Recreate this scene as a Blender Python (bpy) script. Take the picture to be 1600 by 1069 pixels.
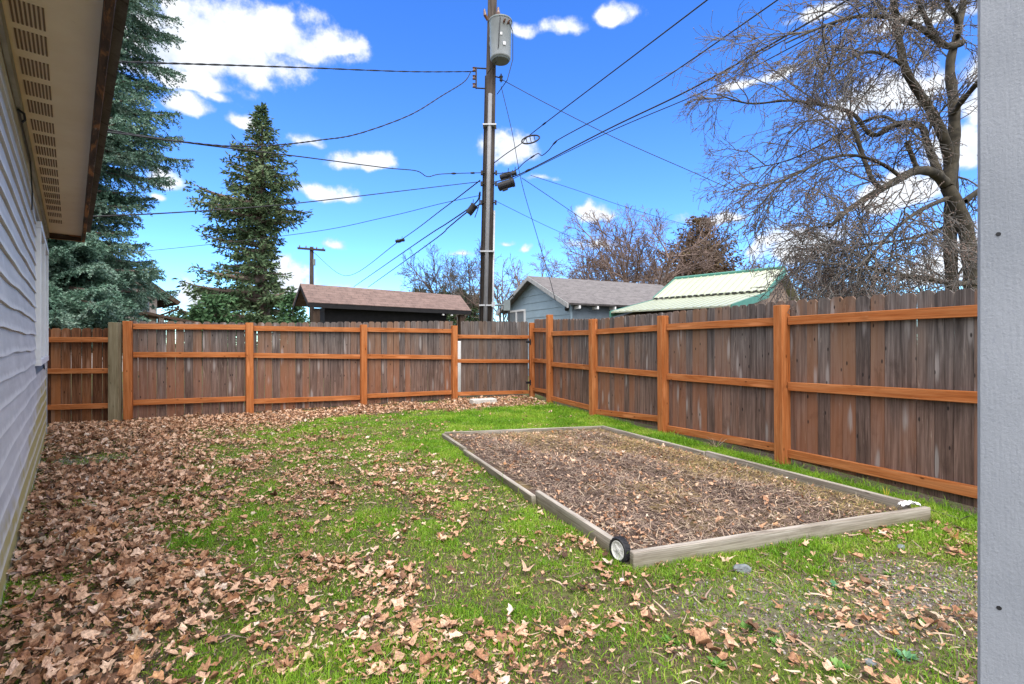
import bpy, math, random
import numpy as np
from mathutils import Vector
R = math.radians
C = bpy.context.scene.collection
for o in list(bpy.data.objects): bpy.data.objects.remove(o)

# ------------------------------------------------------------------ camera, sky, sun, exposure
F, CX, CY, H = 780.0, 800.0, 536.0, 1.37        # focal length (photo px), principal point, eye height
cam_d = bpy.data.cameras.new('camera'); cam = bpy.data.objects.new('camera', cam_d); C.objects.link(cam)
cam.location = (0, 0, H); cam.rotation_euler = (R(90), 0, 0)
cam_d.sensor_width = 36; cam_d.lens = 36 * F / 1600; cam_d.shift_y = 1.5 / 1600
cam_d.clip_start = 0.05; cam_d.clip_end = 3000
sc = bpy.context.scene; sc.camera = cam
sc.view_settings.view_transform = 'Standard'; sc.view_settings.look = 'None'
sc.view_settings.exposure = 2.15; sc.view_settings.gamma = 1.0
sc.cycles.max_bounces = 6; sc.cycles.diffuse_bounces = 3; sc.cycles.transparent_max_bounces = 6
SUN_EL, SUN_AZ = 56, 168        # azimuth clockwise from +Y: high behind the camera
sun_d = bpy.data.lights.new('sun', 'SUN'); sun = bpy.data.objects.new('sun', sun_d); C.objects.link(sun)
sun_d.energy = 1.0; sun_d.angle = R(50); sun_d.color = (1.0, 0.93, 0.84)
_sd = Vector((math.sin(R(SUN_AZ)) * math.cos(R(SUN_EL)), math.cos(R(SUN_AZ)) * math.cos(R(SUN_EL)), math.sin(R(SUN_EL))))
sun.rotation_euler = (-_sd).to_track_quat('-Z', 'Y').to_euler()

class NB:
    """small node builder"""
    def __init__(s, nt): s.nt = nt
    def n(s, typ, ins=None, **kw):
        nd = s.nt.nodes.new(typ)
        for k, v in kw.items(): setattr(nd, k, v)
        for k, v in (ins or {}).items():
            sk = nd.inputs[k]
            if isinstance(v, bpy.types.NodeSocket): s.nt.links.new(v, sk)
            else: sk.default_value = v
        return nd
    def m(s, op, a, b=None, c=None, clamp=False):
        ins = {0: a}
        if b is not None: ins[1] = b
        if c is not None: ins[2] = c
        return s.n('ShaderNodeMath', ins, operation=op, use_clamp=clamp).outputs[0]
    def ss(s, v, lo, hi, tmin=0.0, tmax=1.0):
        return s.n('ShaderNodeMapRange', {0: v, 1: lo, 2: hi, 3: tmin, 4: tmax}, interpolation_type='SMOOTHSTEP').outputs[0]
    def mix(s, f, a, b, bt='MIX'):
        nd = s.n('ShaderNodeMix', data_type='RGBA', blend_type=bt)
        for i, v in ((0, f), (6, a), (7, b)):
            if isinstance(v, bpy.types.NodeSocket): s.nt.links.new(v, nd.inputs[i])
            elif i == 0: nd.inputs[0].default_value = v
            else: nd.inputs[i].default_value = (*v, 1) if len(v) == 3 else v
        return nd.outputs[2]
    def ramp(s, f, stops):
        nd = s.n('ShaderNodeValToRGB', {0: f}); cr = nd.color_ramp
        while len(cr.elements) < len(stops): cr.elements.new(0.5)
        for e, (p, c) in zip(cr.elements, stops): e.position = p; e.color = (*c, 1)
        return nd.outputs[0]
    def noise(s, vec, scale, detail=3, rough=0.55, dist=0.0):
        return s.n('ShaderNodeTexNoise', {'Vector': vec, 'Scale': scale, 'Detail': detail, 'Roughness': rough, 'Distortion': dist}).outputs[0]
    def vmul(s, v, xyz):
        return s.n('ShaderNodeVectorMath', {0: v, 1: xyz}, operation='MULTIPLY').outputs[0]
    def vadd(s, v, w):
        return s.n('ShaderNodeVectorMath', {0: v, 1: w}, operation='ADD').outputs[0]

# sky: Nishita blue, with cumulus placed by direction (azimuth, elevation)
CLOUDS = [(330,60,170,72),(235,45,80,70),(440,55,110,42),(520,68,42,24),(290,118,110,26),(285,160,48,16),(330,150,40,16),
 (370,187,30,13),(265,276,36,22),(240,312,14,7),(482,217,32,13),(560,249,66,15),(510,299,56,16),(530,386,25,12),
 (440,440,44,46),(300,462,34,26),(795,236,52,24),(962,26,35,19),(880,47,40,20),(818,54,28,12),(932,324,40,18),
 (845,277,34,9),(930,374,36,11),(1120,345,60,12),(1190,120,70,14),(1270,20,50,14),(1430,30,100,18),(1380,150,110,34),(1490,230,70,40),
 (1250,375,90,34),(1400,300,90,36),(1500,400,70,46),(735,390,20,7),(790,382,13,5),(825,392,15,5),(560,452,46,9),(690,470,60,12),
 (1080,440,80,22),(1560,120,80,60)]
w = bpy.data.worlds.new('World'); sc.world = w; w.use_nodes = True
nt = w.node_tree; nt.nodes.clear(); b = NB(nt)
sky = b.n('ShaderNodeTexSky', sky_type='NISHITA', sun_disc=False, sun_elevation=R(SUN_EL), sun_rotation=R(SUN_AZ), air_density=0.85, dust_density=0.0, ozone_density=3.0)
dirv = b.n('ShaderNodeTexCoord').outputs['Generated']
sx = b.n('ShaderNodeSeparateXYZ', {0: dirv}); X_, Y_, Z_ = sx.outputs
hyp = b.m('SQRT', b.m('ADD', b.m('MULTIPLY', X_, X_), b.m('MULTIPLY', Y_, Y_)))
az = b.m('ARCTAN2', X_, Y_); el = b.m('ARCTAN2', Z_, hyp)
wx = b.noise(dirv, 9, 3); wz = b.noise(b.vadd(dirv, (4.1, 7.7, 2.3)), 9, 3)
azw = b.m('MULTIPLY_ADD', b.m('SUBTRACT', wx, 0.5), 0.09, az)
elw = b.m('MULTIPLY_ADD', b.m('SUBTRACT', wz, 0.5), 0.06, el)
best = None
for (cx, cy, rx, ry) in CLOUDS:
    rx *= 1.22; ry *= 1.22
    u, v = (cx - CX) / F, (CY - cy) / F
    a0 = math.atan(u); e0 = math.atan2(v, math.hypot(1, u))
    sa = rx / F / (1 + u * u); se = ry / F / math.hypot(1, u) / (1 + v * v / (1 + u * u)) 
    t1 = b.m('MULTIPLY', b.m('SUBTRACT', azw, a0), 1 / sa)
    dz = b.m('SUBTRACT', elw, e0 - 0.25 * se)
    up = b.m('MULTIPLY', b.m('MAXIMUM', dz, 0.0), 0.85 / se); dn = b.m('MULTIPLY', b.m('MINIMUM', dz, 0.0), 1.5 / se)
    t2 = b.m('ADD', up, dn)
    q = b.m('SUBTRACT', 1.0, b.m('SQRT', b.m('MULTIPLY_ADD', t1, t1, b.m('MULTIPLY', t2, t2))))
    q = b.m('MULTIPLY', q, min(1.0, 0.45 + 0.55 * ry / 40)) if ry < 40 else q
    best = q if best is None else b.m('MAXIMUM', best, q)
best = b.m('MAXIMUM', best, -0.6)
fb = b.noise(dirv, 16, 7, 0.6); fb2 = b.noise(b.vadd(dirv, (1.0, 2.0, 3.0)), 45, 5, 0.6)
dens = b.m('ADD', best, b.m('ADD', b.m('MULTIPLY', b.m('SUBTRACT', fb, 0.5), 1.5), b.m('MULTIPLY', b.m('SUBTRACT', fb2, 0.5), 0.35)))
dens = b.ss(dens, 0.02, 0.5)
gen = b.ss(b.noise(b.vadd(dirv, (9.0, 1.0, 5.0)), 3.0, 6, 0.6), 0.30, 0.46)          # unseen broken cloud added overhead and behind, to whiten the ambient light
gen = b.m('MULTIPLY', gen, b.ss(b.m('SUBTRACT', Y_, b.m('MULTIPLY', Z_, 0.75)), 0.22, -0.1))
gen_raw = gen
dens = b.m('MAXIMUM', dens, gen)
hs = b.n('ShaderNodeHueSaturation', {'Hue': 0.515, 'Saturation': 1.30, 'Value': 1.55, 'Fac': 1.0, 'Color': sky.outputs[0]}).outputs[0]
hs = b.mix(b.ss(el, 0.0, .42), b.mix(1.0, hs, (.60, .86, 1.0), 'MULTIPLY'), hs)      # clear cold air: blue down to the roofs
cl_c = b.mix(b.ss(b.m('ADD', b.m('MULTIPLY', fb, 1.0), b.m('MULTIPLY', dens, 0.35)), 0.5, 0.95), (2.9, 3.4, 4.3), (4.7, 4.8, 4.9))
cl_c = b.mix(gen, cl_c, (9.0, 9.1, 9.3))       # the added unseen cloud is made brighter to raise the soft ambient light
col = b.mix(b.m('MULTIPLY', dens, 0.96), hs, cl_c)
bg = b.n('ShaderNodeBackground', {'Color': col, 'Strength': 0.055})
nt.links.new(bg.outputs[0], b.n('ShaderNodeOutputWorld').inputs[0])

# ------------------------------------------------------------------ calibration helpers
def W(px, py, d): return Vector(((px - CX) / F * d, d, H - (py - CY) / F * d))
def G(px, py, z=0.0):
    d = F * (H - z) / (py - CY); return Vector(((px - CX) / F * d, d, z))
def zat(py, d): return H - (py - CY) / F * d
rnd = random.Random(7); rs = np.random.RandomState(11)
UPV = Vector((0, 0, 1))

# ------------------------------------------------------------------ materials
def newmat(name, rough=0.8, spec=0.25):
    m = bpy.data.materials.new(name); m.use_nodes = True
    bs = m.node_tree.nodes['Principled BSDF']
    bs.inputs['Roughness'].default_value = rough; bs.inputs['Specular IOR Level'].default_value = spec
    return m, NB(m.node_tree), bs
def setc(b, bs, col): 
    if isinstance(col, bpy.types.NodeSocket): b.nt.links.new(col, bs.inputs['Base Color'])
    else: bs.inputs['Base Color'].default_value = (*col, 1)
def bump(b, bs, h, strength=0.4, dist=0.01):
    nd = b.n('ShaderNodeBump', {'Height': h, 'Strength': strength, 'Distance': dist}); b.nt.links.new(nd.outputs[0], bs.inputs['Normal'])
def flat_mat(name, c, rough=0.6, spec=0.3, metal=0.0, var=0.15, scale=6.0):
    m, b, bs = newmat(name, rough, spec); bs.inputs['Metallic'].default_value = metal
    pos = b.n('ShaderNodeNewGeometry').outputs['Position']
    nz = b.noise(pos, scale, 5, 0.65)
    setc(b, bs, b.mix(b.m('MULTIPLY', b.ss(nz, 0.3, 0.75), 1.0), tuple(x * (1 - var) for x in c), tuple(min(1, x * (1 + var)) for x in c)))
    bump(b, bs, nz, 0.15)
    return m
def wood_mat(name, dark, mid, light, streak=None, streak_amt=0.4, knots=0.6, warm=None, isl=0.35, gs=26.0, green=None, base_tint=None):
    """grain runs along u (metres); every board is an island of its own"""
    m, b, bs = newmat(name, 0.85, 0.12)
    uv = b.n('ShaderNodeUVMap').outputs[0]
    ri = b.n('ShaderNodeNewGeometry').outputs['Random Per Island']
    g1 = b.noise(b.vmul(uv, (1.3, gs, 1)), 1.0, 5, 0.6, 0.6)
    g2 = b.noise(b.vmul(uv, (5.0, gs * 5, 1)), 1.0, 3, 0.6)
    g3 = b.noise(b.vmul(uv, (0.8, 3.0, 1)), 1.0, 3, 0.5)
    v = b.m('ADD', b.m('MULTIPLY', g1, 0.75), b.m('ADD', b.m('MULTIPLY', g2, 0.3), b.m('MULTIPLY', g3, 0.3)))
    v = b.m('SUBTRACT', v, .13)
    v = b.m('ADD', v, b.m('MULTIPLY', b.m('SUBTRACT', ri, 0.5), isl))
    c = b.ramp(v, [(0.36, dark), (0.53, mid), (0.74, light)])
    fine = b.noise(b.vmul(uv, (2.0, gs * 9, 1)), 1.0, 2, 0.5)
    c = b.mix(0.55, c, b.mix(b.ss(fine, .35, .65), (.62, .6, .58), (1.28, 1.28, 1.28)), 'MULTIPLY')
    if warm:
        c = b.mix(b.m('MULTIPLY', b.ss(b.m('ADD', b.m('MULTIPLY', ri, 0.5), b.m('MULTIPLY', g3, 0.8)), 0.55, 0.95), 0.8), c, warm)
    if base_tint:      # boards hold their colour best low down, the tops are weathered grey
        z = b.n('ShaderNodeSeparateXYZ', {0: b.n('ShaderNodeNewGeometry').outputs['Position']}).outputs[2]
        c = b.mix(b.ss(b.m('MULTIPLY_ADD', g3, 0.7, z), 2.0, 0.75, 0.0, 0.65), c, base_tint, 'MULTIPLY')
    if isl > .2:      # irregular dark weather stains
        st = b.noise(b.vmul(b.vadd(uv, (7.7, 1.3, 0)), (1.6, 4.5, 1)), 1.0, 5, .65, .8)
        c = b.mix(b.ss(st, .54, .68, 0, .45), c, (.45, .40, .38), 'MULTIPLY')
    if streak:
        s_ = b.noise(b.vmul(b.vadd(uv, (3.3, 9.1, 0)), (2.2, 30.0, 1)), 1.0, 4, 0.65, 1.2)
        c = b.mix(b.m('MULTIPLY', b.ss(s_, 0.62, 0.75), streak_amt), c, streak)
    if knots:
        vo = b.n('ShaderNodeTexVoronoi', {'Vector': b.vmul(uv, (3.0, 7.5, 1)), 'Scale': 1.0, 'Randomness': 1.0}, voronoi_dimensions='2D')
        kd = b.m('ADD', vo.outputs['Distance'], b.m('MULTIPLY', b.m('SUBTRACT', g1, 0.5), 0.08))
        pick = b.ss(b.n('ShaderNodeSeparateColor', {0: vo.outputs['Color']}).outputs[0], 0.62, 0.66)
        vo2 = b.n('ShaderNodeTexVoronoi', {'Vector': b.vmul(b.vadd(uv, (.07, .0, 0)), (1.1, 6.5, 1)), 'Scale': 1.0, 'Randomness': 1.0}, voronoi_dimensions='2D')
        pk2 = b.ss(b.n('ShaderNodeSeparateColor', {0: vo2.outputs['Color']}).outputs[1], 0.5, 0.6)
        kd2 = b.m('ADD', vo2.outputs['Distance'], b.m('MULTIPLY', b.m('SUBTRACT', g1, 0.5), 0.5))
        c = b.mix(b.m('MULTIPLY', b.m('MULTIPLY', b.ss(kd2, 0.2, 0.06), pk2), knots * 0.7), c, tuple(min(1, x * 1.35 + .02) for x in light))
        c = b.mix(b.m('MULTIPLY', b.m('MULTIPLY', b.ss(kd, 0.08, 0.035), pick), knots), c, tuple(x * 0.35 for x in dark))
    if green:
        z = b.n('ShaderNodeSeparateXYZ', {0: b.n('ShaderNodeNewGeometry').outputs['Position']}).outputs[2]
        c = b.mix(b.m('MULTIPLY', b.ss(b.m('MULTIPLY_ADD', g3, 0.1, z), 0.16, 0.05), 0.6), c, green)
    setc(b, bs, c); bump(b, bs, v, 0.5, 0.004)
    return m
M = {}
M['picket'] = wood_mat('weathered_picket', (.06,.051,.049), (.126,.109,.104), (.23,.207,.20), streak=(.42,.34,.28), streak_amt=.5, knots=.9, warm=(.19,.10,.055), isl=.22, base_tint=(1.25,.80,.62))
M['picket_grey'] = wood_mat('weathered_grey_picket', (.055,.05,.05), (.115,.104,.104), (.21,.195,.19), streak=(.3,.26,.24), streak_amt=.4, knots=.6, warm=(.1,.065,.045), isl=.25, base_tint=(1.15,.88,.76))
M['picket_stained'] = wood_mat('stained_picket', (.07,.028,.014), (.17,.075,.038), (.28,.16,.1), streak=(.36,.25,.18), streak_amt=.4, knots=.7, warm=(.3,.1,.025), isl=.4)
M['stain'] = wood_mat('orange_stain', (.17,.05,.014), (.34,.105,.030), (.45,.175,.065), streak=(.52,.30,.17), streak_amt=.35, knots=.8, isl=.22, gs=18)
M['oldpost'] = wood_mat('grey_brown_post', (.09,.075,.04), (.18,.15,.09), (.28,.24,.16), knots=.4, isl=.1)
M['bed'] = wood_mat('weathered_bed_board', (.10,.085,.07), (.225,.195,.165), (.40,.365,.325), knots=.7, isl=.22, gs=20, green=(.09,.085,.02))
M['pole'] = wood_mat('pole_wood', (.022,.018,.016), (.05,.04,.035), (.09,.075,.065), knots=0, isl=.1, gs=14)
M['brownboard'] = wood_mat('brown_board', (.03,.02,.015), (.06,.04,.03), (.1,.07,.05), knots=0)
def fascia_mat():
    m, b, bs = newmat('peeling_fascia', .7, .2)
    uv = b.n('ShaderNodeUVMap').outputs[0]
    n = b.noise(b.vmul(uv, (1.6, 9, 1)), 1.0, 5, .65, .5); n2 = b.noise(b.vmul(uv, (4, 40, 1)), 1.0, 4, .6)
    c = b.ramp(n2, [(.3, (.02,.014,.012)), (.7, (.09,.055,.04))])
    c = b.mix(b.ss(n, .50, .60, 0, .9), c, b.mix(n2, (.16,.06,.02), (.45,.22,.09)))
    c = b.mix(b.ss(b.noise(b.vmul(b.vadd(uv, (5, 2, 0)), (2.2, 12, 1)), 1.0, 4, .6), .62, .7, 0, .7), c, (.3,.28,.25))
    setc(b, bs, c); bump(b, bs, n, .4, .004); return m
M['fascia'] = fascia_mat()
M['white'] = flat_mat('white_trim', (.72,.73,.74), .5, var=.06)
M['vinyl'] = flat_mat('white_vinyl', (.74,.74,.74), .4, var=.05)
M['whitep'] = flat_mat('white_plastic', (.8,.8,.82), .35)
M['black'] = flat_mat('black_rubber', (.018,.018,.022), .5, var=.3, scale=30)
M['wire'] = flat_mat('wire_black', (.022,.022,.026), .5)
M['galv'] = flat_mat('galvanised_metal', (.42,.43,.45), .45, .5, .3, var=.12, scale=12)
M['conduit'] = flat_mat('grey_conduit', (.22,.22,.23), .5, var=.1, scale=10)
M['tank'] = flat_mat('tank_paint', (.33,.36,.385), .35, .5, var=.07, scale=5)
M['tankdark'] = flat_mat('tank_base', (.16,.19,.2), .5, var=.1)
M['porcelain'] = flat_mat('porcelain', (.16,.08,.05), .2, .5)
M['dark'] = flat_mat('dark_paint', (.012,.011,.012), .7, var=.3)
M['beige'] = flat_mat('beige_wall', (.42,.36,.33), .8, var=.08)
M['brownwall'] = flat_mat('brown_wall', (.26,.19,.15), .8, var=.15)
M['metalroof'] = flat_mat('pale_green_metal', (.42,.45,.345), .35, .5, var=.05, scale=1.5)
M['teal'] = flat_mat('teal_trim', (.07,.22,.17), .5, var=.1)
M['bluewall'] = flat_mat('blue_grey_wall', (.27,.36,.43), .8, var=.07, scale=3)
M['darkwall'] = flat_mat('slate_wall', (.15,.19,.23), .8, var=.1, scale=3)
M['greytrim'] = flat_mat('grey_trim', (.33,.33,.33), .7, var=.2)
M['concrete'] = flat_mat('concrete_block', (.5,.48,.45), .9, var=.2, scale=25)
M['stone'] = flat_mat('grey_stone', (.17,.19,.2), .8, var=.35, scale=30)
M['hub'] = flat_mat('plastic_hub', (.62,.62,.6), .45, var=.1, scale=40)
M['slot'] = flat_mat('vent_slot', (.19,.125,.075), .8)
M['glass'] = flat_mat('window_glass', (.10,.13,.17), .05, .8, var=.05)
M['dirtyglass'] = flat_mat('dull_glass', (.2,.22,.25), .12, .8, var=.1)

def siding_mat():
    m, b, bs = newmat('siding_paint', .6, .25)
    g = b.n('ShaderNodeNewGeometry'); pos = g.outputs['Position']; uv = b.n('ShaderNodeUVMap').outputs[0]
    n1 = b.noise(b.vmul(uv, (1.2, 10, 1)), 1.0, 4, .6); n2 = b.noise(pos, 2.2, 4, .6)
    c = b.ramp(b.m('ADD', b.m('MULTIPLY', n1, .6), b.m('MULTIPLY', n2, .4)), [(.3, (.36,.352,.352)), (.7, (.545,.532,.525))])
    sp = b.n('ShaderNodeSeparateXYZ', {0: pos}); z = sp.outputs[2]
    h = b.noise(b.vmul(pos, (1.0, 1.0, .8)), 2.0, 5, .65)
    # algae on the lowest boards, climbing higher towards the far corner
    far = b.ss(sp.outputs[1], 3.0, 7.2, 0.0, .55)
    mk = b.ss(b.m('SUBTRACT', b.m('MULTIPLY_ADD', h, 1.0, far), z), .05, .32)
    c = b.mix(b.m('MULTIPLY', mk, .9), c, b.mix(b.noise(pos, 9, 3), (.34,.31,.12), (.38,.27,.04)))
    c = b.mix(b.m('MULTIPLY', b.ss(b.noise(b.vmul(uv, (5, 2, 1)), 1.0, 5, .7), .62, .75), .5), c, (.72,.73,.76))
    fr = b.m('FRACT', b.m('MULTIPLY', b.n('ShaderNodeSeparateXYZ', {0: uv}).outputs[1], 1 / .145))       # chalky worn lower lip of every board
    wear = b.m('MULTIPLY', b.ss(b.m('ADD', fr, b.m('MULTIPLY', b.m('SUBTRACT', b.noise(b.vmul(uv, (7, 4, 1)), 1.0, 4, .7), .5), .5)), .3, .05), .55)
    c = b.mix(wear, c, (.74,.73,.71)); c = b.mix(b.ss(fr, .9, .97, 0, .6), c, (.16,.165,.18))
    setc(b, bs, c); bump(b, bs, b.noise(b.vmul(uv, (3, 90, 1)), 1.0, 3), .25, .003); return m
M['siding'] = siding_mat()
def soffit_mat():
    m, b, bs = newmat('soffit_plywood', .7, .2)
    pos = b.n('ShaderNodeNewGeometry').outputs['Position']
    n = b.noise(pos, 2.5, 5, .6); n2 = b.noise(pos, 14, 4, .7)
    c = b.ramp(n, [(.3, (.72,.60,.44)), (.7, (.80,.69,.53))])
    c = b.mix(b.m('MULTIPLY', b.ss(n2, .66, .74), .5), c, (.16,.1,.05))
    c = b.mix(b.m('MULTIPLY', b.ss(b.noise(pos, 1.1, 3), .55, .72), .35), c, (.70,.54,.33))
    setc(b, bs, c); bump(b, bs, b.noise(pos, 60, 3), .1, .003); return m
M['soffit'] = soffit_mat()
def post_paint():
    m, b, bs = newmat('grey_blue_paint', .5, .3)
    pos = b.n('ShaderNodeNewGeometry').outputs['Position']
    n = b.noise(b.vmul(pos, (1, 1, .3)), 90, 4, .6); n2 = b.noise(pos, 5, 4)
    c = b.ramp(n2, [(.3, (.235,.255,.30)), (.7, (.29,.31,.36))])
    c = b.mix(b.ss(b.noise(b.vmul(pos, (1, 1, .4)), 160, 2), .62, .72, 0, .3), c, (.2,.22,.28))
    setc(b, bs, c)
    h = b.m('ADD', b.m('MULTIPLY', b.noise(b.vmul(pos, (1, 1, .12)), 210, 3), .6), b.m('MULTIPLY', b.noise(pos, 190, 4, .7), .7))
    bump(b, bs, h, .5, .003); return m
M['postpaint'] = post_paint()
def shingle_mat(name, c1, c2, c3):
    m, b, bs = newmat(name, .9, .1)
    uv = b.n('ShaderNodeUVMap').outputs[0]
    wob = b.vadd(uv, b.vmul(b.n('ShaderNodeTexNoise', {'Vector': uv, 'Scale': 3.0}).outputs[1], (.02, .02, 0)))
    br = b.n('ShaderNodeTexBrick', {'Vector': wob, 'Color1': (*c1, 1), 'Color2': (*c2, 1), 'Mortar': (*[x * .45 for x in c1], 1), 'Scale': 1.0,
                                     'Mortar Size': .012, 'Mortar Smooth': .3, 'Bias': 0.0, 'Brick Width': .3, 'Row Height': .15}, offset=.37, squash=1.0)
    n = b.noise(b.vmul(uv, (3.0, 7.0, 1)), 1.0, 4, .7)
    c = b.mix(b.m('MULTIPLY', b.ss(n, .42, .62), .55), br.outputs[0], c3)
    c = b.mix(.25, c, b.mix(b.noise(uv, 70, 2), (0, 0, 0), (.5, .48, .47)))
    setc(b, bs, c); bump(b, bs, br.outputs[1], -.4, .01); return m
M['shingle_brown'] = shingle_mat('brown_shingle', (.12,.062,.05), (.19,.108,.088), (.25,.155,.13))
M['shingle_grey'] = shingle_mat('grey_shingle', (.085,.075,.078), (.15,.135,.138), (.19,.175,.178))
def island_mat(name, stops, rough=.7, spec=.2, noise_amt=0.0, trans=0.0, nscale=8):
    m, b, bs = newmat(name, rough, spec)
    g = b.n('ShaderNodeNewGeometry')
    ri = g.outputs['Random Per Island']
    if noise_amt: ri = b.m('ADD', b.m('MULTIPLY', ri, 1 - noise_amt), b.m('MULTIPLY', b.ss(b.noise(g.outputs['Position'], nscale, 3), .3, .7), noise_amt))
    c = b.ramp(ri, stops); setc(b, bs, c)
    if trans:
        tr = b.n('ShaderNodeBsdfTranslucent', {'Color': c}); mx = b.n('ShaderNodeMixShader', {0: trans, 1: bs.outputs[0], 2: tr.outputs[0]})
        out = [n for n in m.node_tree.nodes if n.type == 'OUTPUT_MATERIAL'][0]; m.node_tree.links.new(mx.outputs[0], out.inputs[0])
    return m
M['leaf'] = island_mat('dead_leaf', [(0,(.07,.038,.022)),(.08,(.16,.085,.048)),(.20,(.30,.15,.08)),(.44,(.45,.265,.16)),(.70,(.57,.375,.255)),(.86,(.65,.48,.36)),(.9,(.40,.19,.065)),(.95,(.30,.24,.17)),(1,(.70,.58,.48))], .55, .3, .0, .12, 40)
def leaf_detail(m):
    """mottling and faint veins inside each leaf"""
    b = NB(m.node_tree); bs = m.node_tree.nodes['Principled BSDF']; src = bs.inputs['Base Color'].links[0].from_socket
    pos = b.n('ShaderNodeNewGeometry').outputs['Position']; n = b.noise(pos, 70, 4, .65); n2 = b.noise(pos, 260, 2, .6)
    c = b.mix(.8, src, b.mix(b.ss(b.m('MULTIPLY_ADD', n2, .4, n), .5, .9), (.5, .44, .42), (1.5, 1.48, 1.46)), 'MULTIPLY')
    for l in list(src.links):
        if l.to_node.type in ('BSDF_PRINCIPLED', 'BSDF_TRANSLUCENT'): m.node_tree.links.new(c, l.to_socket)
leaf_detail(M['leaf'])
M['grass'] = island_mat('lawn_grass', [(0,(.06,.16,.010)),(.35,(.14,.31,.015)),(.66,(.25,.43,.03)),(.85,(.38,.50,.06)),(.92,(.42,.40,.12)),(1,(.46,.36,.18))], .45, .3, .45, .3, 1.7)
M['turf'] = island_mat('mossy_turf', [(0,(.045,.10,.010)),(.28,(.11,.21,.016)),(.52,(.2,.31,.03)),(.66,(.3,.36,.055)),(.74,(.30,.22,.12)),(.92,(.42,.32,.2)),(1,(.13,.08,.05))], .6, .2, .3, .2, 2.2)
M['mulch'] = island_mat('dead_stalks', [(0,(.06,.042,.035)),(.32,(.16,.112,.095)),(.62,(.28,.20,.165)),(.86,(.42,.31,.22)),(1,(.54,.44,.34))], .8, .15)
M['straw'] = island_mat('dry_straw', [(0,(.15,.10,.045)),(.5,(.32,.225,.10)),(1,(.46,.35,.18))], .8, .15)
M['weed'] = island_mat('weed_leaf', [(0,(.06,.15,.02)),(.6,(.12,.26,.04)),(1,(.22,.36,.10))], .5, .3, 0, .2)
M['weed_pale'] = island_mat('pale_weed_leaf', [(0,(.05,.16,.07)),(1,(.16,.34,.17))], .5, .3, 0, .2)
M['yellowleaf'] = island_mat('yellow_leaf', [(0,(.5,.42,.05)),(1,(.6,.5,.08))], .5, .3)
M['spruce'] = island_mat('blue_spruce_needle', [(0,(.04,.095,.06)),(.45,(.12,.22,.155)),(1,(.33,.44,.36))], .55, .25, .55, 0, 1.6)
M['fir'] = island_mat('fir_needle', [(0,(.026,.052,.026)),(.5,(.072,.12,.056)),(1,(.17,.215,.105))], .6, .2, .5, 0, .6)
M['juniper'] = island_mat('bush_needle', [(0,(.03,.07,.03)),(.5,(.06,.13,.055)),(1,(.12,.2,.09))], .6, .2, .5, 0, .6)
M['bronze'] = island_mat('bronze_conifer', [(0,(.045,.028,.017)),(.5,(.11,.07,.042)),(1,(.15,.12,.06))], .7, .2, .5, 0, .6)
M['bark'] = flat_mat('grey_bark', (.125,.105,.085), .9, var=.55, scale=9)
M['barkmoss'] = flat_mat('mossy_bark', (.055,.047,.034), .9, var=.6, scale=7)
M['twig'] = flat_mat('pale_twig', (.125,.114,.104), .7, var=.35, scale=4)
M['redtwig'] = flat_mat('reddish_twig', (.19,.135,.115), .8, var=.35, scale=.8)
M['firbark'] = flat_mat('fir_bark', (.16,.12,.1), .9, var=.3, scale=4)
def ground_mat():
    m, b, bs = newmat('yard_soil', .95, .1)
    pos = b.n('ShaderNodeNewGeometry').outputs['Position']
    n = b.noise(pos, 1.1, 5, .6); n2 = b.noise(pos, 24, 5, .7); n3 = b.noise(pos, 6, 4, .6)
    c = b.ramp(n2, [(.3, (.06,.045,.03)), (.7, (.17,.125,.085))])
    c = b.mix(b.ss(b.m('ADD', n, b.m('MULTIPLY', b.m('SUBTRACT', n3, .5), .9)), .45, .62, 0, .7), c, b.mix(n2, (.05,.10,.014), (.15,.19,.035)))
    sp = b.n('ShaderNodeSeparateXYZ', {0: pos})
    def patch(x, y, rx, ry):
        a = b.m('MULTIPLY', b.m('SUBTRACT', sp.outputs[0], x), 1 / rx); q = b.m('MULTIPLY', b.m('SUBTRACT', sp.outputs[1], y), 1 / ry)
        return b.ss(b.m('ADD', b.m('SQRT', b.m('MULTIPLY_ADD', a, a, b.m('MULTIPLY', q, q))), b.m('MULTIPLY', b.m('SUBTRACT', n3, .5), 1.3)), 1.1, .55)
    vo = b.n('ShaderNodeTexVoronoi', {'Vector': pos, 'Scale': 60.0})
    grav = b.mix(b.n('ShaderNodeSeparateColor', {0: vo.outputs[1]}).outputs[0], (.15,.125,.11), (.44,.39,.36))
    grav = b.mix(.5, grav, c)
    for p in ((1.55, 2.55, .8, .42), (2.35, 2.85, .45, .4), (-4.9, 5.75, .75, .5)):
        c = b.mix(b.m('MULTIPLY', patch(*p), .6), c, grav)
    setc(b, bs, c); bump(b, bs, b.m('ADD', n2, b.m('MULTIPLY', vo.outputs[0], .4)), .8, .03); return m
M['ground'] = ground_mat()
def soil_mat():
    m, b, bs = newmat('bed_soil', .95, .1)
    pos = b.n('ShaderNodeNewGeometry').outputs['Position']
    n2 = b.noise(pos, 30, 5, .7); n = b.noise(pos, 2.0, 4)
    c = b.ramp(n2, [(.3, (.05,.036,.03)), (.7, (.17,.12,.095))])
    c = b.mix(b.ss(n, .5, .68, 0, .7), c, (.22,.16,.06))
    setc(b, bs, c); bump(b, bs, n2, .8, .03); return m
M['soil'] = soil_mat()

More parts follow.
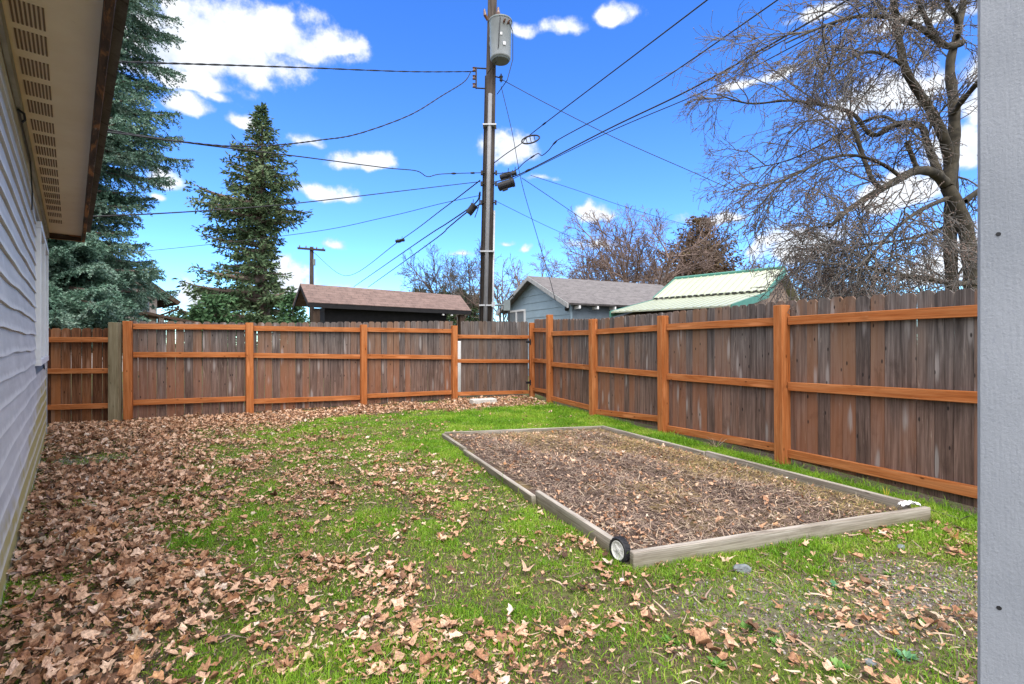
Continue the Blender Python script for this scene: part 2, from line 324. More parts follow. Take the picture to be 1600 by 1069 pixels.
# ------------------------------------------------------------------ mesh builders
class MB:
    def __init__(s): s.v = []; s.f = []; s.uv = []
    def box(s, c, X, Y, Z):
        """half extents X (grain), Y, Z as vectors"""
        c, X, Y, Z = Vector(c), Vector(X), Vector(Y), Vector(Z)
        o = len(s.v); ou, ov = rnd.random() * 50, rnd.random() * 50
        lx, ly, lz = X.length, Y.length, Z.length
        for i in (-1, 1):
            for j in (-1, 1):
                for k in (-1, 1): s.v.append(c + i * X + j * Y + k * Z)
        flip = X.cross(Y).dot(Z) < 0
        for idx, kind in (((0,1,3,2),'x'),((4,6,7,5),'x'),((0,4,5,1),'y'),((2,3,7,6),'y'),((0,2,6,4),'z'),((1,5,7,3),'z')):
            if flip: idx = idx[::-1]
            s.f.append([o + q for q in idx])
            for q in idx:
                i, j, k = (q >> 2 & 1) * 2 - 1, (q >> 1 & 1) * 2 - 1, (q & 1) * 2 - 1
                if kind == 'y': s.uv.append((ou + i * lx, ov + k * lz))
                elif kind == 'z': s.uv.append((ou + i * lx, ov + .4 + j * ly))
                else: s.uv.append((ou + j * ly * .3, ov + .8 + k * lz))
    def prism(s, pts, O, A, B, T):
        """outline pts (a, b) in plane A, B from O, extruded by T; u = b, v = a"""
        O, A, B, T = Vector(O), Vector(A), Vector(B), Vector(T)
        o = len(s.v); n = len(pts); ou, ov = rnd.random() * 50, rnd.random() * 50
        if A.cross(B).dot(T) > 0: pts = pts[::-1]
        for t in (0, 1):
            for a, b_ in pts: s.v.append(O + A * a + B * b_ + T * t)
        s.f.append([o + i for i in range(n)]); s.uv += [(ou + p[1], ov + p[0]) for p in pts]
        s.f.append([o + n + i for i in range(n)][::-1]); s.uv += [(ou + p[1], ov + .3 + p[0]) for p in pts[::-1]]
        for i in range(n):
            j = (i + 1) % n; s.f.append([o + j, o + i, o + n + i, o + n + j])
            for q, t in ((j, 0), (i, 0), (i, 1), (j, 1)): s.uv.append((ou + pts[q][1], ov + pts[q][0] + t * T.length))
    def quad(s, p, uv=None):
        o = len(s.v); s.v += [Vector(q) for q in p]; s.f.append(list(range(o, o + len(p))))
        s.uv += uv or [(0, 0)] * len(p)
    def tube(s, pts, rad, sides=8, cap=True):
        pts = [Vector(p) for p in pts]; n = len(pts); o = len(s.v)
        if not hasattr(rad, '__len__'): rad = [rad] * n
        ln = 0; L = [0]
        for i in range(1, n): ln += (pts[i] - pts[i - 1]).length; L.append(ln)
        ou = rnd.random() * 50
        t0 = None; a = None
        for i in range(n):
            t = (pts[min(i + 1, n - 1)] - pts[max(i - 1, 0)]); t = t.normalized() if t.length > 1e-9 else Vector((0, 0, 1))
            if a is None: a = t.orthogonal().normalized()
            a = (a - t * a.dot(t)); a = a.normalized() if a.length > 1e-6 else t.orthogonal().normalized()
            bb = t.cross(a)
            for k in range(sides):
                th = 2 * math.pi * k / sides; s.v.append(pts[i] + (a * math.cos(th) + bb * math.sin(th)) * rad[i])
        for i in range(n - 1):
            for k in range(sides):
                k2 = (k + 1) % sides
                s.f.append([o + i * sides + k, o + i * sides + k2, o + (i + 1) * sides + k2, o + (i + 1) * sides + k])
                va, vb = k * rad[i] * 6.28 / sides, (k + 1) * rad[i] * 6.28 / sides
                s.uv += [(ou + L[i], va), (ou + L[i], vb), (ou + L[i + 1], vb), (ou + L[i + 1], va)]
        if cap:
            s.f.append([o + k for k in range(sides)][::-1]); s.uv += [(ou, 0)] * sides
            s.f.append([o + (n - 1) * sides + k for k in range(sides)]); s.uv += [(ou, 0)] * sides
    def build(s, name, m, parent=None, smooth=False, bevel=0.0):
        me = bpy.data.meshes.new(name); me.from_pydata([tuple(v) for v in s.v], [], s.f)
        l = me.uv_layers.new(name='UVMap'); l.data.foreach_set('uv', np.array(s.uv, dtype=np.float32).ravel())
        me.materials.append(M[m] if isinstance(m, str) else m)
        if smooth: me.polygons.foreach_set('use_smooth', [True] * len(me.polygons))
        me.update(); o = bpy.data.objects.new(name, me); C.objects.link(o); o.parent = parent
        if bevel:
            bm = o.modifiers.new('bevel', 'BEVEL'); bm.width = bevel; bm.segments = 1; bm.limit_method = 'ANGLE'
        if parent: o.matrix_parent_inverse = parent.matrix_world.inverted()
        return o
def mesh_np(name, V, Fc, m, parent=None, smooth=False):
    """V (n,3), Fc (m,k) arrays -> one object"""
    me = bpy.data.meshes.new(name); k = Fc.shape[1]; nf = len(Fc)
    me.vertices.add(len(V)); me.vertices.foreach_set('co', np.asarray(V, dtype=np.float32).ravel())
    me.loops.add(nf * k); me.loops.foreach_set('vertex_index', np.asarray(Fc, dtype=np.int32).ravel())
    me.polygons.add(nf); me.polygons.foreach_set('loop_start', np.arange(nf, dtype=np.int32) * k)
    me.materials.append(M[m])
    if smooth: me.polygons.foreach_set('use_smooth', np.ones(nf, dtype=bool))
    me.update(calc_edges=True); me.validate()
    o = bpy.data.objects.new(name, me); C.objects.link(o); o.parent = parent
    if parent: o.matrix_parent_inverse = parent.matrix_world.inverted()
    return o
def tag(o, label=None, cat=None, group=None, kind=None):
    for k, v in (('label', label), ('category', cat), ('group', group), ('kind', kind)):
        if v: o[k] = v
    return o
def thing(name, loc, label, cat, group=None):
    o = bpy.data.objects.new(name, None); C.objects.link(o); o.location = loc; o.empty_display_size = .2
    bpy.context.view_layer.update()
    return tag(o, label, cat, group)
def tubes_np(tubes, sides=3):
    """list of (pts (K,3), radii (K)) -> V, F quads"""
    by = {}
    for p, r in tubes: by.setdefault(len(p), []).append((p, r))
    VV, FF = [], []; off = 0
    ang = np.arange(sides) * 2 * np.pi / sides
    for K, lst in by.items():
        P = np.array([q[0] for q in lst], dtype=float); Rr = np.array([q[1] for q in lst], dtype=float); T = len(lst)
        tg = np.gradient(P, axis=1); tg /= np.linalg.norm(tg, axis=2, keepdims=True) + 1e-9
        mean = P[:, -1] - P[:, 0]; ref = np.zeros((T, 3)); ref[np.arange(T), np.argmin(np.abs(mean), axis=1)] = 1
        a = np.cross(tg, ref[:, None, :]); a /= np.linalg.norm(a, axis=2, keepdims=True) + 1e-9; c = np.cross(tg, a)
        V = P[:, :, None, :] + (a[:, :, None, :] * np.cos(ang)[None, None, :, None] + c[:, :, None, :] * np.sin(ang)[None, None, :, None]) * Rr[:, :, None, None]
        VV.append(V.reshape(-1, 3))
        base = off + (np.arange(T)[:, None, None] * K + np.arange(K - 1)[None, :, None]) * sides
        k = np.arange(sides)[None, None, :]; k2 = (k + 1) % sides
        FF.append(np.stack([base + k, base + k2, base + sides + k2, base + sides + k], axis=-1).reshape(-1, 4)); off += T * K * sides
    return np.concatenate(VV), np.concatenate(FF)
def value_noise(x, y, scale, seed):
    r = np.random.RandomState(seed).rand(64, 64); x = x * scale + 31.7; y = y * scale + 17.3
    xi = np.floor(x).astype(int); yi = np.floor(y).astype(int); fx = x - xi; fy = y - yi
    fx = fx * fx * (3 - 2 * fx); fy = fy * fy * (3 - 2 * fy); g = lambda a, c: r[a % 64, c % 64]
    return (g(xi, yi) * (1 - fx) + g(xi + 1, yi) * fx) * (1 - fy) + (g(xi, yi + 1) * (1 - fx) + g(xi + 1, yi + 1) * fx) * fy
def sstep(x, a, c): t = np.clip((x - a) / (c - a), 0, 1); return t * t * (3 - 2 * t)

# ------------------------------------------------------------------ ground
gb = MB(); S = 400
gb.quad([(-S, -S, 0), (S, -S, 0), (S, S, 0), (-S, S, 0)])
tag(gb.build('ground', 'ground'), kind='structure')

# ------------------------------------------------------------------ the house along the left
HC = Vector((-6.83, 7.3, 0)); HU = Vector((-.661, .750, 0)).normalized(); HN = Vector((HU.y, -HU.x, 0))   # far corner, along the wall away from us, outward
house = thing('house', HC, 'blue grey clapboard house under a deep tan soffit, close beside the camera', 'house')
HL = 8.2      # wall length towards the camera
def hp(s, n, z): return HC - HU * s + HN * n + UPV * z
sd = MB(); ex = .145; nb = int(3.0 / ex) + 1
WIN = (0.62, 2.83, 1.13, 2.64)          # window span along the wall and in height
for k in range(nb):
    z0 = .0 + k * ex; z1 = min(z0 + ex, 2.98)
    if z1 - z0 < .02: continue
    spans = [(0.04, HL)]
    if z1 > WIN[2] and z0 < WIN[3]: spans = [(0.04, WIN[0]), (WIN[1], HL)]
    for (s0, s1) in spans:
        nseg = max(1, int((s1 - s0) / .22)); sg = [s0 + (s1 - s0) * i / nseg for i in range(nseg + 1)]
        ph = rnd.random() * 6
        for i in range(nseg):
            q = []
            wv = [.006 * math.sin(s * 2.3 + ph) + .004 * math.sin(s * 5.1 + ph * 2) for s in (sg[i], sg[i + 1])]
            a, c = sg[i], sg[i + 1]
            uv0 = k * ex
            # face, then the butt edge under it
            sd.quad([hp(c, .021, z0 + wv[1]), hp(a, .021, z0 + wv[0]), hp(a, .004, z1 + .012), hp(c, .004, z1 + .012)], [(c, uv0), (a, uv0), (a, uv0 + ex), (c, uv0 + ex)])
            sd.quad([hp(c, .001, z0 + wv[1]), hp(a, .001, z0 + wv[0]), hp(a, .021, z0 + wv[0]), hp(c, .021, z0 + wv[1])], [(c, uv0), (a, uv0), (a, uv0 + .02), (c, uv0 + .02)])
sd.build('siding', 'siding', house)
wb = MB()       # the body behind the siding, with its gable
dep = 7.0
for (s, z) in (): pass
wb.prism([(0, 0), (dep, 0), (dep, 2.97), (dep / 2, 4.4), (0, 2.97)], hp(0.02, -.0, 0), -HN, UPV, -HU * (HL - .02))
wb.build('wall', 'darkwall', house)
cb = MB(); cb.box(hp(.0, -.02, 1.48), UPV * 1.48, HN * .045, HU * .035); cb.build('corner_trim', 'greytrim', house, bevel=.003)
sb = MB(); OV = .42
sb.box(hp(HL / 2 - .03, OV / 2 - .015, 3.012), HU * (HL / 2 + .05), HN * (OV / 2 + .01), UPV * .012); sb.build('soffit', 'soffit', house)
tb = MB(); tb.box(hp(HL / 2, .034, 2.955), HU * (HL / 2), HN * .012, UPV * .042); tb.build('frieze_board', 'greytrim', house)
d_list = [2.39, 2.62, 2.88, 3.13, 3.38, 3.67, 3.92, 4.16, 4.41, 4.67, 4.93, 5.18, 5.43, 5.67, 5.94, 6.25, 6.6]
for d in d_list:
    s = (7.3 - d) / HU.y; vb = MB()
    for k in range(8):
        vb.box(hp(s, .075 + k * .0165, 2.9985), HU * .118, HN * .0042, UPV * .003)
    vb.build('soffit_vent', 'slot', house)
fb_ = MB(); fb_.box(hp(HL / 2 - .06, OV + .008, 2.985), HU * (HL / 2 + .07), HN * .019, UPV * .072); fb_.build('fascia', 'fascia', house, bevel=.003)
eb = MB(); eb.box(hp(-.065, OV / 2 - .01, 2.975), HN * (OV / 2 - .006), HU * .016, UPV * .06); eb.build('end_board', 'fascia', house, bevel=.003)
rb = MB()
for side in (0, 1):
    n0, n1 = (OV + .09, -dep / 2) if side == 0 else (-dep - OV, -dep / 2)
    z0, z1 = 3.065, 4.72
    for zz in (0, .05):
        L_ = math.hypot(n1 - n0, z1 - z0)
        rb.quad([hp(-.12, n0, z0 + zz), hp(HL + .1, n0, z0 + zz), hp(HL + .1, n1, z1 + zz), hp(-.12, n1, z1 + zz)], [(0, 0), (HL, 0), (HL, L_), (0, L_)])
    rb.quad([hp(-.12, n0, z0), hp(HL + .1, n0, z0), hp(HL + .1, n0, z0 + .05), hp(-.12, n0, z0 + .05)])
    rb.quad([hp(-.12, n0, z0), hp(-.12, n1, z1), hp(-.12, n1, z1 + .05), hp(-.12, n0, z0 + .05)])
    rb.quad([hp(HL + .1, n0, z0), hp(HL + .1, n1, z1), hp(HL + .1, n1, z1 + .05), hp(HL + .1, n0, z0 + .05)])
rb.build('roof', 'shingle_grey', house)
wf = MB(); a0, a1, z0, z1 = WIN; fw = .07
for (sa, sb_, za, zb) in ((a0, a1, z0, z0 + fw), (a0, a1, z1 - fw, z1)):
    wf.box(hp((sa + sb_) / 2, .03, (za + zb) / 2), HU * ((sb_ - sa) / 2), HN * .028, UPV * ((zb - za) / 2))
for sa in (a0 + fw / 2, (a0 + a1) / 2, a1 - fw / 2):
    wf.box(hp(sa, .027, (z0 + z1) / 2), UPV * ((z1 - z0) / 2 - fw - .001), HN * .028, HU * (fw / 2))
win = wf.build('window', 'vinyl', house, bevel=.004)
pb = MB(); pb.box(hp((a0 + a1) / 2, .012, (z0 + z1) / 2), HU * ((a1 - a0) / 2 - .03), HN * .004, UPV * ((z1 - z0) / 2 - .03)); pb.build('pane', 'dirtyglass', win)
hk = MB(); hk.tube([hp(5.4, .03, 2.9), hp(5.4, .06, 2.88), hp(5.4, .065, 2.84), hp(5.4, .05, 2.82)], .008, 6)
hk.tube([hp(5.4, .035, 2.90), hp(4.2, .035, 2.90), hp(3.9, .035, 2.7), hp(3.85, .03, 2.55)], .006, 6); hk.build('cable', 'wire', house)

# grey painted post beside the camera
pL = Vector((.839, .90, 0)); pf, pbk = Vector((.714, -.70, 0)), Vector((.70, .714, 0)); pc = pL + pf * .075 + pbk * .05
pp = thing('porch_post', pc, 'blue grey painted wooden post with rough brushed paint, right beside the camera', 'post')
pm = MB(); pm.box(pc + UPV * 1.4, UPV * 1.6, pf * .075, pbk * .05); pm.build('shaft', 'postpaint', pp, bevel=.004)
for (px, py) in ((1560, 366), (1561, 950)):
    dr = Vector(((px - CX) / F, 1, -(py - CY) / F)); t = pL.dot(pbk) / dr.dot(pbk); q = dr * t + UPV * H
    nb_ = MB(); nb_.tube([q + pbk * .004, q - pbk * .0008], [.0042, .0036], 10); nb_.build('nail', 'wire', pp)

# ------------------------------------------------------------------ fences
DOG = lambda w_, h: [(0, 0), (w_, 0), (w_, h - .03), (w_ - .03, h), (.03, h), (0, h - .03)]
def pickets(mb, A, B, zA, zB, zb, off, w=.138, gap=(.002, .007), jig=.006):
    """boards from A to B, tops zA..zB, bottoms zb, pushed back by vector off"""
    L = (B - A).length; d = (B - A) / L; n = off.normalized(); s = 0
    while s < L - .03:
        ww = min(w * rnd.uniform(.95, 1.04), L - s); g = rnd.uniform(*gap)
        t = (s + ww / 2) / L; h = zA + (zB - zA) * t - zb + rnd.uniform(-jig, jig)
        lean = rnd.uniform(-.004, .004)
        mb.prism(DOG(ww - g, h) if ww > .09 else [(0, 0), (ww - g, 0), (ww - g, h - .01), (0, h - .01)], A + d * s + off + n * rnd.uniform(0, .003) + UPV * zb, d, (UPV + d * lean), n * .017)
        s += ww
def rail(A, B, za, zb, parent, m='stain', th=.04, hh=.089, trim=.067, name='rail'):
    d = (B - A); L = d.length; d /= L
    a = A + d * trim + UPV * za; c = B - d * trim + UPV * zb
    X = (c - a) / 2; n = Vector((-d.y, d.x, 0)); up = n.cross(X.normalized()); up = up if up.z > 0 else -up
    mb = MB(); mb.box((a + c) / 2, X, n * th / 2, up * hh / 2); return mb.build(name, m, parent, bevel=.004)
def post(P, ztop, parent, m='stain', hw=.062, ax=None, name='post'):
    ax = ax or Vector((1, 0, 0)); n = Vector((-ax.y, ax.x, 0)); mb = MB()
    ln = Vector((rnd.uniform(-.006, .006), rnd.uniform(-.006, .006), 1))
    mb.box(P + UPV * (ztop / 2 - .05), ln * (ztop / 2 + .05), ax * hw, n * hw); return mb.build(name, m, parent, bevel=.006)

def run(name, label, posts, bays, m_pick, away, group=None, hw=.062, gap=(.002, .007), rail_off=-.03, m_rail='stain'):
    """posts: (px, base y, top y); bays: dict i -> (rails [(yl, yr)...], picket tops (yl, yr), bottom z)"""
    P = [G(px, by) for px, by, ty in posts]
    t = thing(name, P[0], label, 'fence', group)
    for i, (px, by, ty) in enumerate(posts):
        j = min(i, len(P) - 2); ax = (P[j + 1] - P[j]).normalized(); post(P[i], zat(ty, P[i].y), t, ax=ax, hw=hw)
    for i, (rails, tops, zb) in bays.items():
        A, B = P[i], P[i + 1]; d = (B - A).normalized(); n = Vector((-d.y, d.x, 0)); n = n if n.dot(away) > 0 else -n
        for (yl, yr) in rails: rail(A + n * .028, B + n * .028, zat(yl, A.y), zat(yr, B.y), t, hh=.095, m=m_rail)
        mb = MB(); pickets(mb, A, B, zat(tops[0], A.y), zat(tops[1], B.y), zb, n * .064, gap=gap); mb.build('board_panel', m_pick, t)
    return t, P
AWAY_B = Vector((-.4, 1, 0)); AWAY_R = Vector((1, .4, 0))
bf, PB = run('wooden_fence', 'weathered grey brown board fence with orange rails across the back of the yard', 
    [(200, 660, 502), (390, 649, 504.5), (568, 636, 507.5), (710, 626, 509)],
    {0: ([(510, 511.5), (554.5, 554.5), (630, 623)], (501, 504), .05),
     1: ([(513, 515.5), (555.5, 557.5), (628, 621)], (504, 502.5), .05),
     2: ([(515, 517.5), (557, 558.5), (619.5, 613)], (503, 501), .05)}, 'picket', AWAY_B, gap=(.003, .011))
rf, PR = run('wooden_fence', 'weathered brown board fence with orange posts running beside the garden bed', 
    [(831, 619.5, 504.5), (859, 631, 492), (927, 651, 499), (1036, 676.5, 493.5), (1222, 723.5, 477), (1640, 838, 432)],
    {0: ([(516, 516), (563, 565), (608, 613)], (499, 498), .08),
     1: ([(521.5, 519.5), (569, 575), (622, 639)], (499, 497.5), .07),
     2: ([(518.8, 512), (576.4, 585.6), (643, 656)], (498, 487.5), .06),
     3: ([(511.5, 502), (588, 602), (668.8, 702)], (487.5, 470), .06),
     4: ([(501.5, 479.5), (603, 629), (707, 795)], (470, 440.5), .05)}, 'picket', AWAY_R)
# short stained fence next to the house
LA, LB = Vector((-8.6, 7.92, 0)), Vector((-6.74, 8.48, 0)); LE = PB[0]
lf = thing('wooden_fence', LB, 'short red brown stained board fence with a grey post between house and back fence', 'fence')
dl = (LB - LA).normalized(); nl = Vector((-dl.y, dl.x, 0))
mb = MB(); pickets(mb, LA, LB + dl * .08, 1.62, 1.62, .04, nl * .064, w=.145, gap=(.006, .016)); mb.build('board_panel', 'picket_stained', lf)
for y_, y2 in ((531, 531), (580, 579.5), (637, 634)): rail(LA + nl * .028, LB + nl * .028, zat(y_ , 8.2), zat(y2, 8.48), lf, hh=.085)
post(LB + nl * -.01, zat(504, 8.48), lf, 'oldpost', hw=.072, ax=dl)
# gate
GA, GB = PB[3], PR[0]; dg = (GB - GA).normalized(); ng = Vector((-dg.y, dg.x, 0))
gate = thing('gate', (GA + GB) / 2, 'grey board gate with three orange rails hung between back and side fences', 'gate')
for (yl, yr) in ((526, 526.8), (564.2, 564.5), (616, 612.5)): rail(GA + ng * .028, GB + ng * .028, zat(yl, GA.y), zat(yr, GB.y), gate, trim=.075)
mb = MB(); pickets(mb, GA + dg * .19, GB - dg * .08, zat(501, GA.y), zat(502.5, GB.y), .16, ng * .055, w=.115, gap=(.001, .003)); mb.build('board_panel', 'picket_grey', gate)
for y_ in (534.5, 597.5):
    zc = zat(y_, GB.y); q = GB - dg * .09 + UPV * zc - ng * .04; mb = MB()
    mb.box(q, dg * .10, ng * .006, UPV * .028); mb.tube([q + dg * .03 - UPV * .07, q + dg * .03 + UPV * .07], .018, 8); mb.build('hinge', 'black', gate)

# ------------------------------------------------------------------ raised garden bed
bed = thing('garden_bed', (.726, 3.06, 0), 'long low garden bed framed with weathered timber boards', 'garden bed')
BNL, BNR, BFL, BFR = Vector((.726, 3.06, 0)), Vector((3.18, 3.88, 0)), Vector((-.965, 7.15, 0)), Vector((1.40, 7.68, 0))
def bboard(a, c, h, th=.044, z=0.0, off=0.0, name='board', tilt=0.0):
    d = (c - a).normalized(); n = Vector((-d.y, d.x, 0)); mb = MB()
    mb.box((a + c) / 2 + UPV * (h / 2 + z) + n * off, (c - a) / 2, n * th / 2, (UPV + n * tilt) * (h / 2)); return mb.build(name, 'bed', bed, bevel=.004)
dL = (BFL - BNL); dR = (BFR - BNR)
bboard(BNL + dL * .004, BNL + dL * .30, .125, off=.0, z=-.02)
bboard(BNL + dL * .29, BNL + dL * .735, .11, off=.052, z=-.03, tilt=.12)
bboard(BNL + dL * .755, BFL, .105, off=.02, z=-.03, tilt=.05)
bboard(BNR + dR * .02, BNR + dR * .513, .125, off=-.01, z=-.015)
bboard(BNR + dR * .515, BFR, .115, off=.012, z=-.015)
nd_ = (BNR - BNL).normalized(); bboard(BNL - nd_ * .01, BNR + nd_ * .03, .115, off=-.028, z=-.012)
bboard(BFL, BFR, .11, off=.025, z=-.02)
# soil sheet inside, gently mounded
ns = 40; V = []; Fq = []
for i in range(ns + 1):
    for j in range(ns + 1):
        u, v = i / ns, j / ns
        p = (BNL * (1 - u) + BNR * u) * (1 - v) + (BFL * (1 - u) + BFR * u) * v
        e = min(u, 1 - u, v, 1 - v); z = .035 + .05 * min(1, e * 5) + .02 * math.sin(u * 19 + v * 7) * min(1, e * 6) + rnd.uniform(-.008, .008)
        c_ = (BNL + BNR + BFL + BFR) / 4; p = p + (c_ - p) * .014
        V.append((p.x, p.y, z))
for i in range(ns):
    for j in range(ns): a = i * (ns + 1) + j; Fq.append((a, a + ns + 1, a + ns + 2, a + 1))
soil = mesh_np('soil', np.array(V), np.array(Fq), 'soil', smooth=True); tag(soil, kind='structure')
def soil_z(u, v):
    e = np.minimum(np.minimum(u, 1 - u), np.minimum(v, 1 - v)); return .04 + .05 * np.minimum(1, e * 5) + .02 * np.sin(u * 19 + v * 7) * np.minimum(1, e * 6)
def bed_pt(u, v):
    u = u[:, None]; v = v[:, None]; q = [np.array(x)[None, :] for x in (BNL, BNR, BFL, BFR)]
    return (q[0] * (1 - u) + q[1] * u) * (1 - v) + (q[2] * (1 - u) + q[3] * u) * v

# wheel leaning on the bed corner
wc = Vector((BNL.x - .055, BNL.y + .055, .078)); wa = Vector((-.86, -.5, .06)).normalized()
wheel = thing('wheel', (wc.x, wc.y, 0), 'small pale plastic wheel with black tread leaning on the corner of the garden bed', 'wheel')
def lathe(mb, c, ax, prof, sides=40):
    """prof: (along axis, radius) closed loop"""
    c = Vector(c); a = ax.orthogonal().normalized(); b2 = ax.cross(a); o = len(mb.v); n = len(prof)
    for k in range(sides):
        th = 2 * math.pi * k / sides
        for (h, r) in prof: mb.v.append(c + ax * h + (a * math.cos(th) + b2 * math.sin(th)) * r)
    for k in range(sides):
        k2 = (k + 1) % sides
        for i in range(n):
            j = (i + 1) % n; mb.f.append([o + k * n + i, o + k2 * n + i, o + k2 * n + j, o + k * n + j]); mb.uv += [(0, 0)] * 4
mb = MB(); lathe(mb, wc, wa, [(-.026, .058), (-.028, .072), (-.02, .078), (.014, .078), (.021, .072), (.019, .060)])
for k in range(36):
    th = 2 * math.pi * k / 36; a = wa.orthogonal().normalized(); b2 = wa.cross(a); rr = a * math.cos(th) + b2 * math.sin(th); tt = wa.cross(rr)
    mb.box(wc + rr * .0785 - wa * .003, (wa * .016 + tt * .004 * (1 if k % 2 else -1)), tt * .0025, rr * .0022)
mb.build('tyre', 'black', wheel)
mb = MB(); lathe(mb, wc, wa, [(-.018, .0), (-.018, .059), (.016, .0595), (.019, .054), (.010, .049), (.004, .03), (.010, .018), (.016, .016), (.016, .0)])
for k in range(6):
    th = 2 * math.pi * k / 6; a = wa.orthogonal().normalized(); b2 = wa.cross(a); rr = a * math.cos(th) + b2 * math.sin(th); tt = wa.cross(rr)
    mb.box(wc + rr * .034 + wa * .008, rr * .016, tt * .0035, wa * .004)
mb.build('hub', 'hub', wheel)
mb = MB(); mb.tube([wc + wa * .01, wc + wa * .021], [.009, .008], 12); mb.build('axle_cap', 'galv', wheel, smooth=False)

# small things on the ground
def rock(name, c, r, m, label, cat, seed, parent=None):
    import bmesh
    bm = bmesh.new(); bmesh.ops.create_icosphere(bm, subdivisions=3, radius=1); rr = random.Random(seed)
    pl = [(Vector((rr.gauss(0, 1), rr.gauss(0, 1), rr.gauss(0, 1))).normalized(), rr.uniform(.62, .9)) for _ in range(12)]
    for v in bm.verts:
        for n, d in pl:
            k = v.co.dot(n) - d
            if k > 0: v.co -= n * k * .9
        v.co = Vector((v.co.x * r[0], v.co.y * r[1], v.co.z * r[2])) + Vector(c)
    me = bpy.data.meshes.new(name); bm.to_mesh(me); bm.free(); me.materials.append(M[m]); o = bpy.data.objects.new(name, me); C.objects.link(o)
    return tag(o, label, cat)
q = G(1160, 894); rock('stone', q + UPV * .018, (.055, .04, .032), 'stone', 'blue grey stone lying in front of the near board of the garden bed', 'stone', 3)
q = G(1360, 1038); rock('stone', q + UPV * .008, (.03, .022, .014), 'stone', 'small flat pale stone among weeds close to the camera', 'stone', 5)
q = G(1408, 858); rock('stone', q + UPV * .012, (.03, .03, .02), 'stone', 'small blue stone in bare soil beside the near right corner of the bed', 'stone', 9)
q = G(1078, 808 if False else 930); 
mb = MB(); q = G(755, 633); mb.box(q + UPV * .07, dg * .28, ng * .12, UPV * .07)
tag(mb.build('concrete_block', 'concrete', bevel=.012), 'pale concrete block lying among leaves in front of the gate', 'block')
# crumpled scrap on the bed corner
import bmesh
bm = bmesh.new(); bmesh.ops.create_grid(bm, x_segments=12, y_segments=8, size=1); rr = random.Random(4)
for v in bm.verts: v.co = Vector((v.co.x * .075, v.co.y * .028, .008 + rr.uniform(0, .024) - .02 * abs(v.co.x) )) + BNR + Vector((-.06, .04, .105))
me = bpy.data.meshes.new('plastic_scrap'); bm.to_mesh(me); bm.free(); me.materials.append(M['whitep']); o = bpy.data.objects.new('plastic_scrap', me); C.objects.link(o)
so = o.modifiers.new('solid', 'SOLIDIFY'); so.thickness = .003
tag(o, 'crumpled white plastic scrap lying on the corner of the garden bed', 'scrap')
mb = MB(); a, t_, c = G(1022, 893), W(1034, 876, 2.98), G(1043, 886)
mb.tube([a, a * .5 + t_ * .5, t_], .0022, 5); mb.tube([t_, t_ * .5 + c * .5, c], .0022, 5)
tag(mb.build('grass_stalk', 'straw'), 'bent pale dry stalk standing in front of the bed near the wheel', 'stalk')
mb = MB(); mb.tube([G(1455, 797, .02), G(1490, 808, .03), G(1524, 822, .015)], [.006, .009, .005], 6); mb.tube([G(1500, 812, .03), G(1515, 806, .08)], [.005, .003], 5)
tag(mb.build('fallen_branch', 'bark'), 'bare fallen stick in the grass between bed corner and fence', 'branch')
mb = MB(); q = G(1385, 781)
for k in range(3):
    a = Vector((math.cos(k * 2.1) * .03, math.sin(k * 2.1) * .03, .10 + .02 * k)); sdv = Vector((.008, .004, 0))
    mb.quad([q, q + a * .5 + sdv, q + a, q + a * .5 - sdv])
tag(mb.build('plant', 'yellowleaf'), 'yellowed upright leaf shoot between garden bed and fence', 'plant')
def weed(px, py, n, L, m, label, seed):
    rr = random.Random(seed); q = G(px, py); mb = MB()
    for k in range(n):
        th = rr.uniform(0, 6.28); l = L * rr.uniform(.35, .95); d = Vector((math.cos(th), math.sin(th), rr.uniform(.25, .9))).normalized(); s = Vector((-math.sin(th), math.cos(th), 0)) * l * .2
        a = q + d * l * .15; mb.quad([a, a + d * l * .45 + s, a + d * l * .85 - UPV * l * .1, a + d * l * .45 - s])
    tag(mb.build('weed_plant', m), label, 'weed')
weed(1302, 918, 22, .06, 'weed_pale', 'low blue green weed rosette in the bare patch before the bed', 1)
weed(1415, 1030, 26, .06, 'weed_pale', 'pale broad leaved weed in the near corner beside the post', 2)
weed(1165, 985, 30, .055, 'weed', 'bright green broad leaved weed in the lawn below the grey stone', 3)
weed(1275, 955, 26, .05, 'weed', 'bright green weed clump midway between stone and post', 4)
weed(1310, 1045, 30, .06, 'weed', 'fresh green weed clump at the near edge beside the small flat stone', 5)
_wr = random.Random(12)
for wx_, wy_, wl in ((1120, 1040, 'small green weed at the near edge below the bright weed clump'), (1215, 1010, 'small green weed left of the weed by the flat stone'), (1440, 975, 'green weed tuft beside the foot of the painted post'), (1050, 1005, 'small weed among leaves below the bed corner wheel'), (1390, 900, 'small weed in bare soil below the bed corner scrap')):
    weed(wx_, wy_, 26, .06, 'weed', wl, _wr.randint(0, 999))
weed(545, 1010 - 20, 24, .05, 'weed', 'light green weed patch in the near lawn beside the leaf drift', 6)

